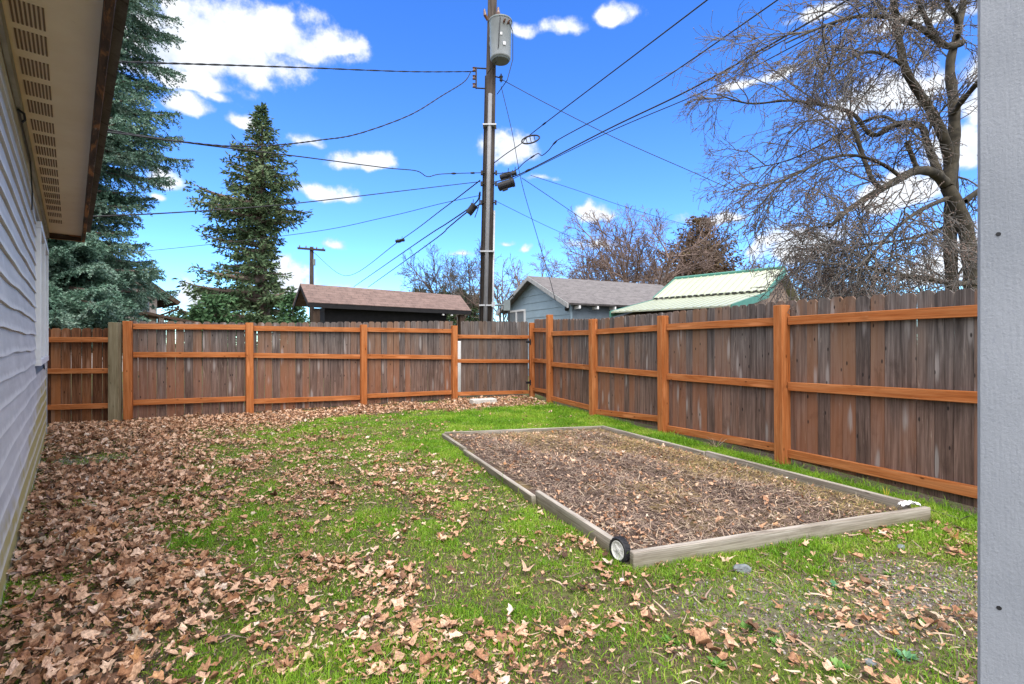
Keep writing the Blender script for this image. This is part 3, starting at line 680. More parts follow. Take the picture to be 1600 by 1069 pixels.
# ------------------------------------------------------------------ leaves, grass, mulch
wall_n = np.array(HN)[:2]; wc0 = np.array(HC)[:2]
def dist_wall(x, y): return (x - wc0[0]) * wall_n[0] + (y - wc0[1]) * wall_n[1]
def dist_line(x, y, A, B):
    d = np.array((B - A))[:2]; d /= np.linalg.norm(d); return np.abs((x - A.x) * -d[1] + (y - A.y) * d[0])
def side_line(x, y, A, B):
    d = np.array((B - A))[:2]; d /= np.linalg.norm(d); return (x - A.x) * -d[1] + (y - A.y) * d[0]     # >0 to the left of A->B
def in_yard(x, y, m=.0):
    ok = dist_wall(x, y) > m
    ok &= (side_line(x, y, PB[0], PB[3]) < -m) | (x < PB[0].x) | (x > PB[3].x)
    ok &= (side_line(x, y, GA, GB) < -m) | (x < GA.x)
    ok &= side_line(x, y, PR[1], PR[5]) < -m
    ok &= (side_line(x, y, LA, LB) < -m) | (x > LB.x + .1)
    return ok
def in_bed(x, y, m=.0):
    pts = [BNL, BNR, BFR, BFL]; ok = np.ones(len(x), bool)
    for i in range(4): ok &= side_line(x, y, pts[i], pts[(i + 1) % 4]) > -m
    return ok
def frustum(x, y, pad=.35): return (np.abs(x) < (y * 800 / F + pad)) & (y > 1.55)
def fence_dist(x, y): return np.minimum(np.abs(side_line(x, y, PB[0], PB[3])), np.where(x < -1.2, 9, np.abs(side_line(x, y, GA, GB))))
def leaf_density(x, y):
    s = dist_wall(x, y); n1 = value_noise(x, y, .9, 1); n2 = value_noise(x, y, 2.6, 2); n3 = value_noise(x, y, 6.0, 8)
    edge = .66 + .20 * np.clip(y - 2, 0, 8) + (n1 - .5) * .7 + (n2 - .5) * .7 + (n3 - .5) * .4
    heavy = 1 - sstep(s, edge - .35, edge + .4)
    heavy *= 1 - .75 * sstep(n2 * .6 + n3 * .4, .53, .66) * (1 - sstep(s, .5, .95)) * (s < 1.1)
    heavy *= 1 - .55 * sstep(n3 * .5 + n2 * .5, .55, .7)     # mossy gaps along the wall
    med = (1 - sstep(s, edge + .4, edge + 2.6)) * .46 * (0.15 + 1.1 * sstep(n2 * .6 + n3 * .4, .35, .65))
    fd = fence_dist(x, y); strip = (1 - sstep(fd, 1.05 + .9 * (n1 - .5), 2.0 + 1.2 * (n1 - .5))) * .9 * (1 - .8 * sstep(n2, .6, .75) * (fd < .5) * (x > -5))
    base = .30 * sstep(n1 * .3 + n2 * .35 + n3 * .35, .40, .66) * (1 - sstep(y, 3.0, 6.5) * .55) + .03
    green = sstep(x - (-.378 / .926) * (5.7 - y) , 0.2, 1.2) * sstep(y, 6.3, 7.6)                # lush grass behind and beside the bed
    d = np.maximum(np.maximum(heavy, med), np.maximum(strip, base))
    side = side_line(x, y, BNR, BFR) < .0
    d = np.where(side & (y > 3.4) & (y < 9), d * .1, d); d = d * (1 - .85 * green * (strip < .3))
    bare = np.exp(-(((x + 4.9) / .7) ** 2 + ((y - 5.75) / .45) ** 2)); d = d * (1 - .85 * sstep(bare, .3, .7))
    return np.clip(d, 0, 1), heavy, strip
def scatter(n, ymax=13.2):
    y = 1.55 + (ymax - 1.55) * rs.rand(n) ** .75; x = (rs.rand(n) * 2 - 1) * (y * 800 / F + .35); return x, y
ROT = lambda a: (np.cos(a), np.sin(a))
LOBES = [(0, 1.0), (20, .68), (45, .9), (74, .6), (104, .76), (140, .6), (180, .5), (220, .6), (256, .76), (286, .6), (315, .9), (340, .68)]
def leaf_mesh(name, x, y, z, size, tilt, m, asp=None):
    n = len(x); ang = np.array([R(90 + a) for a, r in LOBES]); rad = np.array([r for a, r in LOBES]); K = len(LOBES)
    rj = rad[None, :] * (1 + (rs.rand(n, K) - .5) * .75)
    lx = np.cos(ang)[None, :] * rj; ly = np.sin(ang)[None, :] * rj
    asp = (.32 + .7 * rs.rand(n)) if asp is None else asp; lx = lx * asp[:, None]
    fold = (rs.rand(n) - .3) * 2.2; curl = (rs.rand(n) - .35) * 2.0; tw = (rs.rand(n) - .5) * 1.6
    lz = fold[:, None] * np.abs(lx) * .8 + curl[:, None] * ly ** 2 * .5 + tw[:, None] * lx * ly + (rs.rand(n, K) - .5) * .22
    L = np.stack([lx, ly, lz], -1); L = np.concatenate([np.zeros((n, 1, 3)), L], 1) * size[:, None, None]
    th = rs.rand(n) * 6.283; ph = rs.rand(n) * 6.283; ti = tilt * (rs.rand(n) ** .8)
    ax = np.stack([np.cos(ph), np.sin(ph), np.zeros(n)], -1)
    c, s = np.cos(th)[:, None], np.sin(th)[:, None]
    L = np.stack([L[..., 0] * c - L[..., 1] * s, L[..., 0] * s + L[..., 1] * c, L[..., 2]], -1)
    ct, st = np.cos(ti)[:, None, None], np.sin(ti)[:, None, None]; A = ax[:, None, :]
    L = L * ct + np.cross(np.broadcast_to(A, L.shape), L) * st + A * (L * A).sum(-1, keepdims=True) * (1 - ct)
    low = L[..., 2].min(1); V = L + np.stack([x, y, z - low * .75], -1)[:, None, :]
    base = np.arange(n)[:, None, None] * (K + 1); k = np.arange(K)
    tri = np.stack([np.zeros(K, int), 1 + k, 1 + (k + 1) % K], -1)[None]
    return V.reshape(-1, 3), (base + tri).reshape(-1, 3)
x, y = scatter(520000)
dd, hv, st_ = leaf_density(x, y)
# candidates are denser per area near the camera: thin to an even spread first
ok = in_yard(x, y, .03) & ~in_bed(x, y, .03) & frustum(x, y)
area = (y * 800 / F + .35); keep = rs.rand(len(x)) < np.clip(dd * 1.0, 0, 1) * np.clip(.35 + area / 6, 0, 1)
keep &= rs.rand(len(x)) < np.where(hv > .5, .62, 1.0)
sel = ok & keep; x, y, hv, st_ = x[sel], y[sel], hv[sel], st_[sel]
pile = np.maximum(hv, st_ * .7)
big = rs.rand(len(x)) < (.10 + .25 * pile)
sz = np.where(big, .024 + .026 * rs.rand(len(x)), .008 + .019 * rs.rand(len(x)))
asp = np.where(big, .45 + .55 * rs.rand(len(x)), .18 + .5 * rs.rand(len(x)))
V, Fc = leaf_mesh('fallen_leaves', x, y, .012 + .012 * rs.rand(len(x)) + .04 * pile * rs.rand(len(x)), sz, .3 + .75 * pile, 'leaf', asp)
print('leaves', len(x))
tag(mesh_np('fallen_leaves', V, Fc, 'leaf'), 'dry brown maple leaves drifted over the lawn, thickest beside the house', 'leaves', kind='stuff')
# dead growth in the bed
u, v = rs.rand(16000), rs.rand(16000); u = .02 + .955 * u; v = .015 + .97 * v; p = bed_pt(u, v); nz = value_noise(p[:, 0], p[:, 1], 1.6, 21)
lf_ok = rs.rand(16000) < (.24 * (1.25 - u) * (.4 + nz)); n = lf_ok.sum()
V, Fc = leaf_mesh('l', p[lf_ok, 0], p[lf_ok, 1], soil_z(u, v)[lf_ok] + .005 + .02 * rs.rand(n), .010 + .020 * rs.rand(n) + .014 * (rs.rand(n) < .06), np.full(n, .9), 'leaf', .25 + .5 * rs.rand(n))
tag(mesh_np('fallen_leaves', V, Fc, 'leaf'), 'curled brown leaves lying inside the garden bed', 'leaves', kind='stuff')
def strips(x, y, z, L, w, rise):
    """bent three-point flat strips lying about"""
    n = len(x); th = rs.rand(n) * 6.283; d = np.stack([np.cos(th), np.sin(th), (rs.rand(n) - .2) * rise], -1); s = np.stack([-np.sin(th), np.cos(th), (rs.rand(n) - .5) * 1.2], -1) * w[:, None] / 2
    b0 = np.stack([x, y, z], -1); mid = b0 + d * L[:, None] / 2 + (rs.rand(n, 3) - .5) * L[:, None] * .22; e = b0 + d * L[:, None] + (rs.rand(n, 3) - .5) * L[:, None] * .4
    mid[:, 2] = np.maximum(mid[:, 2], z); e[:, 2] = np.maximum(e[:, 2], z - .004)
    V = np.stack([b0 - s, b0 + s, mid - s, mid + s, e - s * .4, e + s * .4], 1); k = np.arange(n)[:, None] * 6
    Fq = np.concatenate([k + np.array([[0, 1, 3, 2]]), k + np.array([[2, 3, 5, 4]])]); return V.reshape(-1, 3), Fq
n = 42000; u, v = .025 + .95 * rs.rand(n), .012 + .976 * rs.rand(n); p = bed_pt(u, v); zz = soil_z(u, v)
strawy = sstep(value_noise(p[:, 0], p[:, 1], 1.1, 33) * .6 + .45 * u, .44, .68)
k = rs.rand(n) > strawy * .8
V, Fc = strips(p[k, 0], p[k, 1], zz[k] + .01 * rs.rand(k.sum()), .02 + .075 * rs.rand(k.sum()), .002 + .0035 * rs.rand(k.sum()), .6)
tag(mesh_np('dead_stalks', V, Fc, 'mulch'), 'tangle of dead grey brown stalks covering the garden bed', 'dead plants', kind='stuff')
k = ~k
V, Fc = strips(p[k, 0], p[k, 1], zz[k] + .01 * rs.rand(k.sum()), .02 + .05 * rs.rand(k.sum()), .002 + .003 * rs.rand(k.sum()), .5)
tag(mesh_np('dry_straw', V, Fc, 'straw'), 'patches of dry yellow straw in the middle of the garden bed', 'straw', kind='stuff')
# litter bits over the lawn
n = 26000; x, y = scatter(n); s_ = in_yard(x, y, .05) & ~in_bed(x, y, .05) & (rs.rand(n) < .3 + .7 * leaf_density(x, y)[0] + .4 * np.exp(-(((x - 1.8) / 1.0) ** 2 + ((y - 2.6) / .6) ** 2))); x, y = x[s_], y[s_]
V, Fc = strips(x, y, .004 + .01 * rs.rand(len(x)), .03 + .09 * rs.rand(len(x)), .003 + .007 * rs.rand(len(x)), .2)
tag(mesh_np('leaf_litter', V, Fc, 'mulch'), 'small dry stems and broken leaf litter over the lawn', 'litter', kind='stuff')
# pebbles in the bare patches
def pebbles(n, cx, cy, rx, ry):
    a = rs.rand(n) * 6.283; r = rs.rand(n) ** .5; x = cx + np.cos(a) * r * rx; y = cy + np.sin(a) * r * ry; sz = .004 + .008 * rs.rand(n) ** 2
    oc = np.array([(1,0,0),(0,1,0),(-1,0,0),(0,-1,0),(0,0,.7),(0,0,-.5)]); V = oc[None] * sz[:, None, None] * (1 + (rs.rand(n, 6, 3) - .5) * .6) + np.stack([x, y, np.full(n, .003)], -1)[:, None]
    t = np.array([(0,1,4),(1,2,4),(2,3,4),(3,0,4),(1,0,5),(2,1,5),(3,2,5),(0,3,5)]); return V.reshape(-1, 3), (np.arange(n)[:, None, None] * 6 + t[None]).reshape(-1, 3)
M['pebble'] = island_mat('pebbles', [(0,(.12,.11,.11)),(.5,(.28,.26,.25)),(1,(.5,.47,.45))], .8, .2)
Vs, Fs, of = [], [], 0
for a in ((500, 1.55, 2.55, .8, .4), (420, 2.35, 2.85, .4, .3), (600, -4.9, 5.75, .5, .3)):
    V, Fc = pebbles(*a); Vs.append(V); Fs.append(Fc + of); of += len(V)
tag(mesh_np('gravel', np.concatenate(Vs), np.concatenate(Fs), 'pebble'), 'loose grey gravel in the bare patches of the lawn', 'gravel', kind='stuff')
# grass
def grass_prob(x, y):
    n1 = value_noise(x, y, 1.1, 5); n2 = value_noise(x, y, 3.2, 6); n3 = value_noise(x, y, 9.0, 7)
    pch = sstep(n1 * .3 + n2 * .4 + n3 * .3, .40, .62)
    d, hv, st_ = leaf_density(x, y)
    g = .2 + .80 * pch; g *= 1 - .86 * hv; g *= 1 - .5 * np.clip(d, 0, 1); g *= 1 - .85 * st_
    lush = np.maximum(sstep(y, 6.2, 7.5) * sstep(x, -1.6, -.6), ((side_line(x, y, BNR, BFR) < 0) & (y > 3.3)) * 1.0)
    g = np.maximum(g, lush * (.72 + .28 * n3) * (1 - st_ * .7))
    for (cx, cy, rx, ry) in ((1.55, 2.5, .95, .45), (2.4, 2.85, .55, .4), (-4.9, 5.75, .8, .5)):
        g *= 1 - .72 * sstep(np.exp(-(((x - cx) / rx) ** 2 + ((y - cy) / ry) ** 2)) + (n2 - .5) * .5, .3, .6)
    g *= 1 - .45 * (1 - sstep(dist_wall(x, y), 2.0, 4.2)) * sstep(y, 3.5, 5)
    return g, lush
def blades(x, y, h, w, lean):
    n = len(x); th = rs.rand(n) * 6.283; ld = rs.rand(n) * 6.283; le = lean * rs.rand(n)
    s = np.stack([np.cos(th), np.sin(th), np.zeros(n)], -1) * w[:, None] / 2; b0 = np.stack([x, y, np.zeros(n)], -1)
    o = np.stack([np.cos(ld), np.sin(ld), np.zeros(n)], -1) * (h * le)[:, None]; up = np.zeros((n, 3)); up[:, 2] = h
    mid = b0 + up * .55 + o * .35; tip = b0 + up * (1 - .35 * le[:, None]) + o * 1.1
    V = np.stack([b0 - s, b0 + s, mid + s * .75, mid - s * .75, tip], 1); k = np.arange(n)[:, None] * 5
    return V.reshape(-1, 3), np.concatenate([k + np.array([[0, 1, 2]]), k + np.array([[0, 2, 3]]), k + np.array([[3, 2, 4]])])
n = 1500000; x, y = scatter(n, 13.0)
ok = in_yard(x, y, .02) & ~in_bed(x, y, .02); x, y = x[ok], y[ok]; g, lush = grass_prob(x, y); k = rs.rand(len(x)) < g * np.clip(.45 + y / 7, 0, 1); x, y, g, lush = x[k], y[k], g[k], lush[k]
tall = value_noise(x, y, 4.0, 15)
h = (.016 + .045 * rs.rand(len(x)) * (.35 + 1.0 * tall)) * (.6 + .55 * g) * (1 + .35 * lush); wd = (.0022 + .0028 * rs.rand(len(x))) * (1 + np.clip(y - 3, 0, 9) * .22)
print('blades', len(x))
V, Fc = blades(x, y, h, wd, 1.3)
tag(mesh_np('grass', V, Fc, 'grass'), 'patchy bright green lawn grass, lushest around the garden bed', 'grass', kind='stuff')
n = 900000; x, y = scatter(n, 8.5)
ok = in_yard(x, y, .02) & ~in_bed(x, y, .02) & (y < 8.5); x, y = x[ok], y[ok]; g, lush = grass_prob(x, y)
k = rs.rand(len(x)) < np.clip(g * .7 + .14, 0, 1); x, y = x[k], y[k]; n = len(x); print('turf', n)
V, Fc = blades(x, y, .008 + .02 * rs.rand(n), .003 + .003 * rs.rand(n) + .0006 * y, 1.9)
tag(mesh_np('grass', V, Fc, 'turf'), 'short mossy turf and dead thatch between the grass tufts', 'grass', kind='stuff')
# longer tufts along the fence and the bed edge
tx, ty = [], []
for (A, B, m_, spread) in ((PR[1], PR[5], 500, .06), (BNR, BFR, 260, .05), (BNL, BFL, 160, .05), (PB[1], PB[3], 60, .06)):
    for _ in range(m_ // 12):
        t = rs.rand(); c = np.array(A) * (1 - t) + np.array(B) * t; k = rs.randint(8, 22)
        tx.append(c[0] + rs.randn(k) * spread - (.05 if A is PR[1] else 0)); ty.append(c[1] + rs.randn(k) * spread)
tx, ty = np.concatenate(tx), np.concatenate(ty); ok = ~in_bed(tx, ty, .03); tx, ty = tx[ok], ty[ok]; n = len(tx)
V, Fc = blades(tx, ty, .05 + .09 * rs.rand(n), .004 + .003 * rs.rand(n), 1.4)
tag(mesh_np('grass', V, Fc, 'grass'), 'longer green grass tufts along the fence foot and bed boards', 'grass', kind='stuff')
# grass in the bed
n = 9000; u, v = .03 + .94 * rs.rand(n), .02 + .96 * rs.rand(n); p = bed_pt(u, v); pr = sstep(value_noise(p[:, 0], p[:, 1], 1.3, 44) * .6 + .35 * u + .15 * (v > .8), .62, .8) * (.3 + .7 * sstep(u, .5, .85))
k = rs.rand(n) < pr; V, Fc = blades(p[k, 0], p[k, 1], soil_z(u, v)[k] + .01 + .03 * rs.rand(k.sum()), .004 + .003 * rs.rand(k.sum()), .8)
tag(mesh_np('grass', V, Fc, 'grass'), 'thin green grass growing through the far side of the garden bed', 'grass', kind='stuff')
mb = MB()
for k in range(16):
    q = G(1118, 700); d = Vector((rnd.uniform(-.26, .26), rnd.uniform(-.16, .16), rnd.uniform(.03, .16)))
    mb.tube([q, q + d * .6 + UPV * .03, q + d], [.003, .002, .001], 4)
tag(mb.build('dead_weed', 'mulch'), 'dry leafless weed stems between bed and fence foot', 'weed')
mb = MB()
for k in range(8):
    q = G(1255, 728); d = Vector((rnd.uniform(-.05, .25), rnd.uniform(-.08, .08), rnd.uniform(.08, .2)))
    mb.tube([q, q + d * .6 + UPV * .05, q + d], [.003, .002, .001], 4)
tag(mb.build('dead_weed', 'straw'), 'pale dry weed stems leaning on the bottom rail beside the large orange post', 'weed')

# ------------------------------------------------------------------ utility pole
PD = 15.0
pole = thing('utility_pole', W(757, 600, PD), 'tall brown wooden utility pole with a grey transformer behind the gate', 'utility pole')
pb_, pt_ = W(757.5, 607, PD), W(770.5, -60, PD)
def on_pole(py): t = (607 - py) / 667; return pb_ * (1 - t) + pt_ * t
mb = MB(); mb.tube([on_pole(607), on_pole(300), on_pole(-60)], [.185, .165, .13], 20); mb.build('pole_shaft', 'pole', pole, smooth=True)
def pside(py, dx, dy=0.0): return on_pole(py) + Vector((dx, dy, 0))
mb = MB(); mb.tube([pside(607, -.02, -.22), pside(300, .0, -.205), pside(152, .0, -.195)], .06, 10); mb.build('conduit', 'conduit', pole, smooth=True)
mb = MB(); mb.tube([pside(607, .2, -.06), pside(330, .185, -.05)], .03, 8); mb.build('conduit', 'galv', pole, smooth=True)
mb = MB(); mb.tube([pside(607, -.19, -.06), pside(480, -.19, -.06), pside(120, -.16, -.05)], .018, 6); mb.build('ground_wire', 'wire', pole)
for py in (478, 395, 200):
    mb = MB(); mb.box(pside(py, 0, -.11), Vector((.2, 0, 0)), Vector((0, .16, 0)), UPV * .02); mb.build('conduit_strap', 'galv', pole)
# transformer
tc = W(782, 64, PD - .35); tr = MB(); tr.tube([tc - UPV * .56, tc - UPV * .52, tc + UPV * .52, tc + UPV * .53], [.28, .305, .325, .34], 28)
ta = tr.build('transformer', 'tank', pole, smooth=False); ta.data.polygons.foreach_set('use_smooth', [len(p.vertices) == 4 for p in ta.data.polygons])
mb = MB(); lathe(mb, tc, UPV, [(.53, .0), (.53, .35), (.57, .345), (.61, .2), (.62, 0)], 28); mb.build('lid', 'tankdark', ta)
mb = MB(); mb.tube([tc - UPV * .60, tc - UPV * .562], [.25, .275], 28); mb.build('tank_bottom', 'tankdark', ta)
for (dx, dy) in ((.1, -.33), (.22, -.27)):
    mb = MB(); q = tc + Vector((dx, dy, .33)); mb.tube([q, q + Vector((.02, -.05, .02)), q + Vector((.05, -.1, .06))], [.03, .035, .02], 8); mb.build('terminal', 'porcelain', ta)
mb = MB(); q = tc + Vector((-.06, -.2, .6)); mb.tube([q, q + UPV * .08, q + UPV * .16, q + UPV * .24], [.05, .06, .035, .03], 10); mb.build('bushing', 'porcelain', ta)
mb = MB(); mb.box(tc + Vector((.12, -.312, -.25)), Vector((.04, .012, 0)), Vector((0, .006, 0)), UPV * .05); mb.build('plate', 'galv', ta); mb = MB(); mb.box(tc + Vector((.03, -.33, .02)), Vector((.03, 0, 0)), Vector((0, .006, 0)), UPV * .04); mb.build('plate', 'galv', ta)
mb = MB(); mb.tube([tc + Vector((-.0, -.33, .48)), tc + Vector((-.03, -.345, .1)), tc + Vector((-.05, -.33, -.3)), tc + Vector((-.1, -.2, -.7)), pside(120, -.1, -.18)], .012, 5)
mb.tube([tc + Vector((.26, -.2, .42)), tc + Vector((.36, -.12, .2)), tc + Vector((.36, -.1, -.6)), tc + Vector((.2, -.1, -1.2)), pside(150, .2, -.1)], .012, 5); mb.build('lead_wire', 'wire', ta)
for dz in (-.3, .3):
    mb = MB(); mb.box(tc * .5 + on_pole(64 - dz * 40) * .5 + Vector((-.06, .05, 0)), Vector((.14, 0, 0)), Vector((0, .1, 0)), UPV * .04); mb.build('mounting_bracket', 'tankdark', pole)
mb = MB(); q = on_pole(28); mb.tube([q + Vector((-.12, -.12, -.15)), q + Vector((-.2, -.2, -.05)), q + Vector((-.22, -.2, .12))], [.04, .05, .025], 8); mb.build('fuse_cutout', 'porcelain', pole)
# secondary rack
mb = MB(); r0 = W(744, 122, PD - .05)
mb.box(r0, UPV * .32, Vector((.022, 0, 0)), Vector((0, .022, 0)))
for dz in (-.3, .3): mb.tube([r0 + UPV * dz, Vector((on_pole(122).x, PD, r0.z + dz))], .022, 6)
rk = mb.build('secondary_rack', 'wire', pole)
for dz in (-.24, 0, .24):
    mb = MB(); q = r0 + Vector((-.06, -.03, dz)); mb.tube([q - UPV * .05, q - UPV * .015, q + UPV * .015, q + UPV * .05], [.055, .035, .035, .055], 10); mb.build('spool_insulator', 'porcelain', rk)
mb = MB(); q = W(783, 122, PD - .1); mb.box(q, UPV * .12, Vector((.02, 0, 0)), Vector((0, .02, 0))); mb.tube([q, on_pole(118)], .02, 6); mb.tube([q - UPV * .08, q - UPV * .02, q + UPV * .05], [.05, .04, .06], 8); mb.build('service_bracket', 'wire', pole)
for py in (272, 289, 318):
    mb = MB(); q = on_pole(py); mb.tube([q + Vector((-.23, -.1, 0)), q + Vector((.24, -.1, 0))], .02, 6); mb.box(q + Vector((-.21, -.1, 0)), Vector((.03, 0, 0)), Vector((0, .05, 0)), UPV * .06); mb.box(q + Vector((.22, -.1, 0)), Vector((.03, 0, 0)), Vector((0, .05, 0)), UPV * .06); mb.build('through_bolt', 'wire', pole)
mb = MB(); q = W(792, 477, PD - .1); mb.box(q, UPV * .16, Vector((.1, 0, 0)), Vector((0, .08, 0))); mb.tube([q, on_pole(477)], .03, 6); mb.build('meter_box', 'tankdark', pole)
mb = MB(); mb.box(W(771, 476, PD - .25), UPV * .07, Vector((.05, 0, 0)), Vector((0, .03, 0))); mb.build('junction_box', 'galv', pole)

# ------------------------------------------------------------------ cables
def cr(pts, n=9):
    """Catmull-Rom through pts"""
    P = [pts[0] * 2 - pts[1]] + pts + [pts[-1] * 2 - pts[-2]]; out = []
    for i in range(1, len(P) - 2):
        for k in range(n):
            t = k / n; a, b_, c, d = P[i - 1], P[i], P[i + 1], P[i + 2]
            out.append(.5 * ((2 * b_) + (c - a) * t + (2 * a - 5 * b_ + 4 * c - d) * t * t + (3 * b_ - a - 3 * c + d) * t ** 3))
    out.append(pts[-1]); return out
def cable(px, r, label, name='cable', cat='cable', m='wire', knots=()):
    pts = []; ds = [p[2] if len(p) > 2 else None for p in px]
    for i, p in enumerate(px):
        d = ds[i]
        if d is None:
            a = max(j for j in range(i) if ds[j] is not None); c = min(j for j in range(i, len(px)) if ds[j] is not None)
            t = abs(px[i][0] - px[a][0]) / max(1e-6, abs(px[c][0] - px[a][0])); d = 1 / ((1 - t) / ds[a] + t / ds[c])
        pts.append(W(p[0], p[1], d))
    mb = MB(); pl = cr(pts); mb.tube(pl, r, 5)
    for (kx, ky, kd, kr) in knots:
        q = W(kx, ky, kd); e = (min(pl, key=lambda z: (z - q).length)); j = pl.index(e); d = (pl[min(j + 1, len(pl) - 1)] - pl[max(j - 1, 0)]).normalized()
        mb.tube([e - d * .12, e - d * .05, e + d * .05, e + d * .12], [r, kr, kr, r], 6)
    return tag(mb.build(name, m, smooth=True), label, cat)
def twin(px, r, label, dy):
    """two conductors twisted round each other, one drop"""
    pts = []; ds = [p[2] for p in px]
    pl = cr([W(*p) for p in px], 40); mb = MB()
    for ph in (0, math.pi):
        mb.tube([q + Vector((0, math.sin(i * .5 + ph) * dy, math.cos(i * .5 + ph) * dy)) for i, q in enumerate(pl)], r, 4)
    return tag(mb.build('cable', 'wire', smooth=True), label, 'cable')
twin([(742, 112, 15), (640, 112, 13), (480, 106, 10.6), (330, 101, 8.8), (200, 97, 7.6), (60, 90, 6.6)], .012, 'twisted service cable, topmost of those running from the pole rack to the house side', .007)
twin([(736, 112, 15), (725, 128, 14.5), (690, 150, 13.4), (640, 180, 12.3), (560, 209, 11), (500, 219, 10.2), (440, 226, 9.5), (370, 229, 8.8), (280, 221, 8), (180, 205, 7.2), (40, 175, 6.4)], .011, 'twisted cable curving steeply down from the rack before running to the house side', .006)
cable([(752, 270, 15), (690, 272, 13.6), (668, 276, 13.2), (650, 267, 12.9), (600, 262, 12), (470, 245, 10), (370, 233, 8.9), (280, 221.5, 8), (180, 208, 7.1), (40, 190, 6.3)], .012, 'black telephone cable with a small slack dip near the pole, running to the house side', knots=((735, 270, 14.7, .03), (710, 271, 14, .03)))
cable([(750, 284, 15), (690, 291, 13.6), (640, 297, 12.6), (460, 318, 10), (310, 330, 8.4), (150, 338, 7.2), (0, 340, 6.4)], .011, 'thin grey cable crossing low in front of the tall fir toward the house')
cable([(752, 305, 15), (690, 318, 15.5), (600, 340, 16.2), (470, 365, 17.5), (220, 393, 21), (0, 410, 24)], .010, 'faintest thin cable, lowest of those passing the tall fir')
cable([(750, 282, 15), (690, 328, 19), (625, 376, 26), (540, 431, 42), (487, 392, 47)], .02, 'black cable with a small splice running off toward the distant crossarm pole')
cable([(750, 300, 15), (742, 318, 15.5), (700, 348, 18.5), (651, 380, 23), (553, 448, 44)], .024, 'upper of two parallel black cables descending behind the brown shingle roof')
cable([(752, 318, 15), (728, 333, 16.5), (700, 356, 19), (670, 381, 22.5), (575, 449, 42)], .024, 'lower of two parallel black cables descending behind the brown shingle roof')
cable([(768, 258, 15), (790, 241, 14.5), (815, 224, 14), (838, 203, 13.4), (1105, 0, 7.8), (1400, -228, 5.46)], .013, 'straight black cable rising from the pole past the slack loop, overhead', knots=((862, 186, 12.8, .024), (856, 191, 13, .024)))
cable([(764, 272, 15), (790, 270, 14.9), (806, 266, 14.6), (818, 255, 14.3), (832, 245, 13.9), (841, 240, 13.7), (847, 243, 13.5), (857, 235, 13.2), (867, 223, 12.9), (880, 214, 12.5), (1000, 147, 10.6), (1215, 0, 7.6), (1500, -205, 5.55)], .013, 'black cable with a slack kink beside the pole, rising overhead', knots=((833, 245, 13.9, .026), (867, 223, 12.9, .026)))
cable([(768, 286, 15), (815, 271, 14.4), (950, 202, 11.6), (1090, 134, 9.6), (1325, 0, 7.2), (1600, -158, 5.5)], .017, 'thick black cable, lower of the lines rising over the bare tree', knots=((829, 264, 14.1, .035),))
cable([(800, 280, 14.8), (815, 273, 14.4), (950, 207, 11.6), (1100, 143, 9.7), (1240, 72, 8.2), (1420, -28, 6.7), (1600, -130, 5.7)], .010, 'thin cable strung just below the thick black overhead cable')
cable([(785, 125, 15), (860, 165, 15), (960, 215, 15), (1080, 268, 15), (1175, 309, 15), (1300, 352, 15)], .011, 'grey service cable sloping from the pole bracket down behind the bare tree')
cable([(815, 278, 14.6), (870, 315, 15.5), (945, 366, 17), (990, 396, 18.4)], .010, 'thin cable dropping from the splice case toward the grey garage roof')
cable([(829, 274, 14.4), (900, 297, 15.6), (985, 326, 17.2), (1060, 348, 19), (1150, 372, 21)], .008, 'very thin cable sloping from the kinked line toward the bare trees')
cable([(770, 312, 15), (860, 356, 18), (935, 388, 21), (1000, 414, 23)], .008, 'faint thin wire sloping from the pole toward the brown bare trees')
cable([(783, 135, 15), (800, 206, 15), (815, 285, 15.1), (838, 365, 15.3), (856, 425, 15.5), (868, 470, 15.7)], .010, 'thin guy wire dropping steeply from the pole beside the slack loop', 'guy_wire', 'wire')
cable([(742, 340, 15), (748, 322, 15), (751, 300, 15)], .014, 'short black jumper hanging from the pole to the small splice case')
def splice(px, py, d, L, r, tilt, label):
    q = W(px, py, d); a = Vector((math.cos(tilt), -.1, math.sin(tilt))).normalized(); mb = MB()
    mb.tube([q - a * L / 2, q - a * L * .46, q - a * L * .44, q + a * L * .3, q + a * L * .32, q + a * L * .46, q + a * L / 2], [r * .5, r * .95, r, r, r * 1.12, r * 1.1, r * .5], 14)
    o = mb.build('splice_case', 'black', smooth=False); mb2 = MB(); mb2.box(q - UPV * r * .95 - a * .03, a * L * .16, Vector((0, r * .4, 0)), UPV * r * .35); mb2.build('clamp', 'black', o)
    mb2 = MB(); mb2.tube([q + UPV * r * .8 + a * L * .2, q + UPV * (r + .12) + a * L * .25], .012, 5); mb2.build('hanger', 'wire', o); mb2 = MB(); mb2.tube([q + UPV * r * .8 - a * L * .2, q + UPV * (r + .05) - a * L * .28], .012, 5); mb2.build('hanger', 'wire', o)
    return tag(o, label, 'splice case', 'splice cases on the cables')
splice(791, 288.5, 14.7, .52, .125, .3, 'large black barrel shaped splice case hanging just off the pole')
splice(790, 275, 15.0, .36, .085, .25, 'smaller black splice case above the large barrel shaped one')
splice(803, 271, 14.6, .16, .06, .2, 'tiny black coupling on the cable beyond the two cases at the pole')
splice(737, 327, 15.2, .34, .11, .9, 'black splice case tilted on the far descending cable beside the pole')
splice(625, 376, 26, .5, .08, .15, 'small black splice on the cable toward the distant pole')
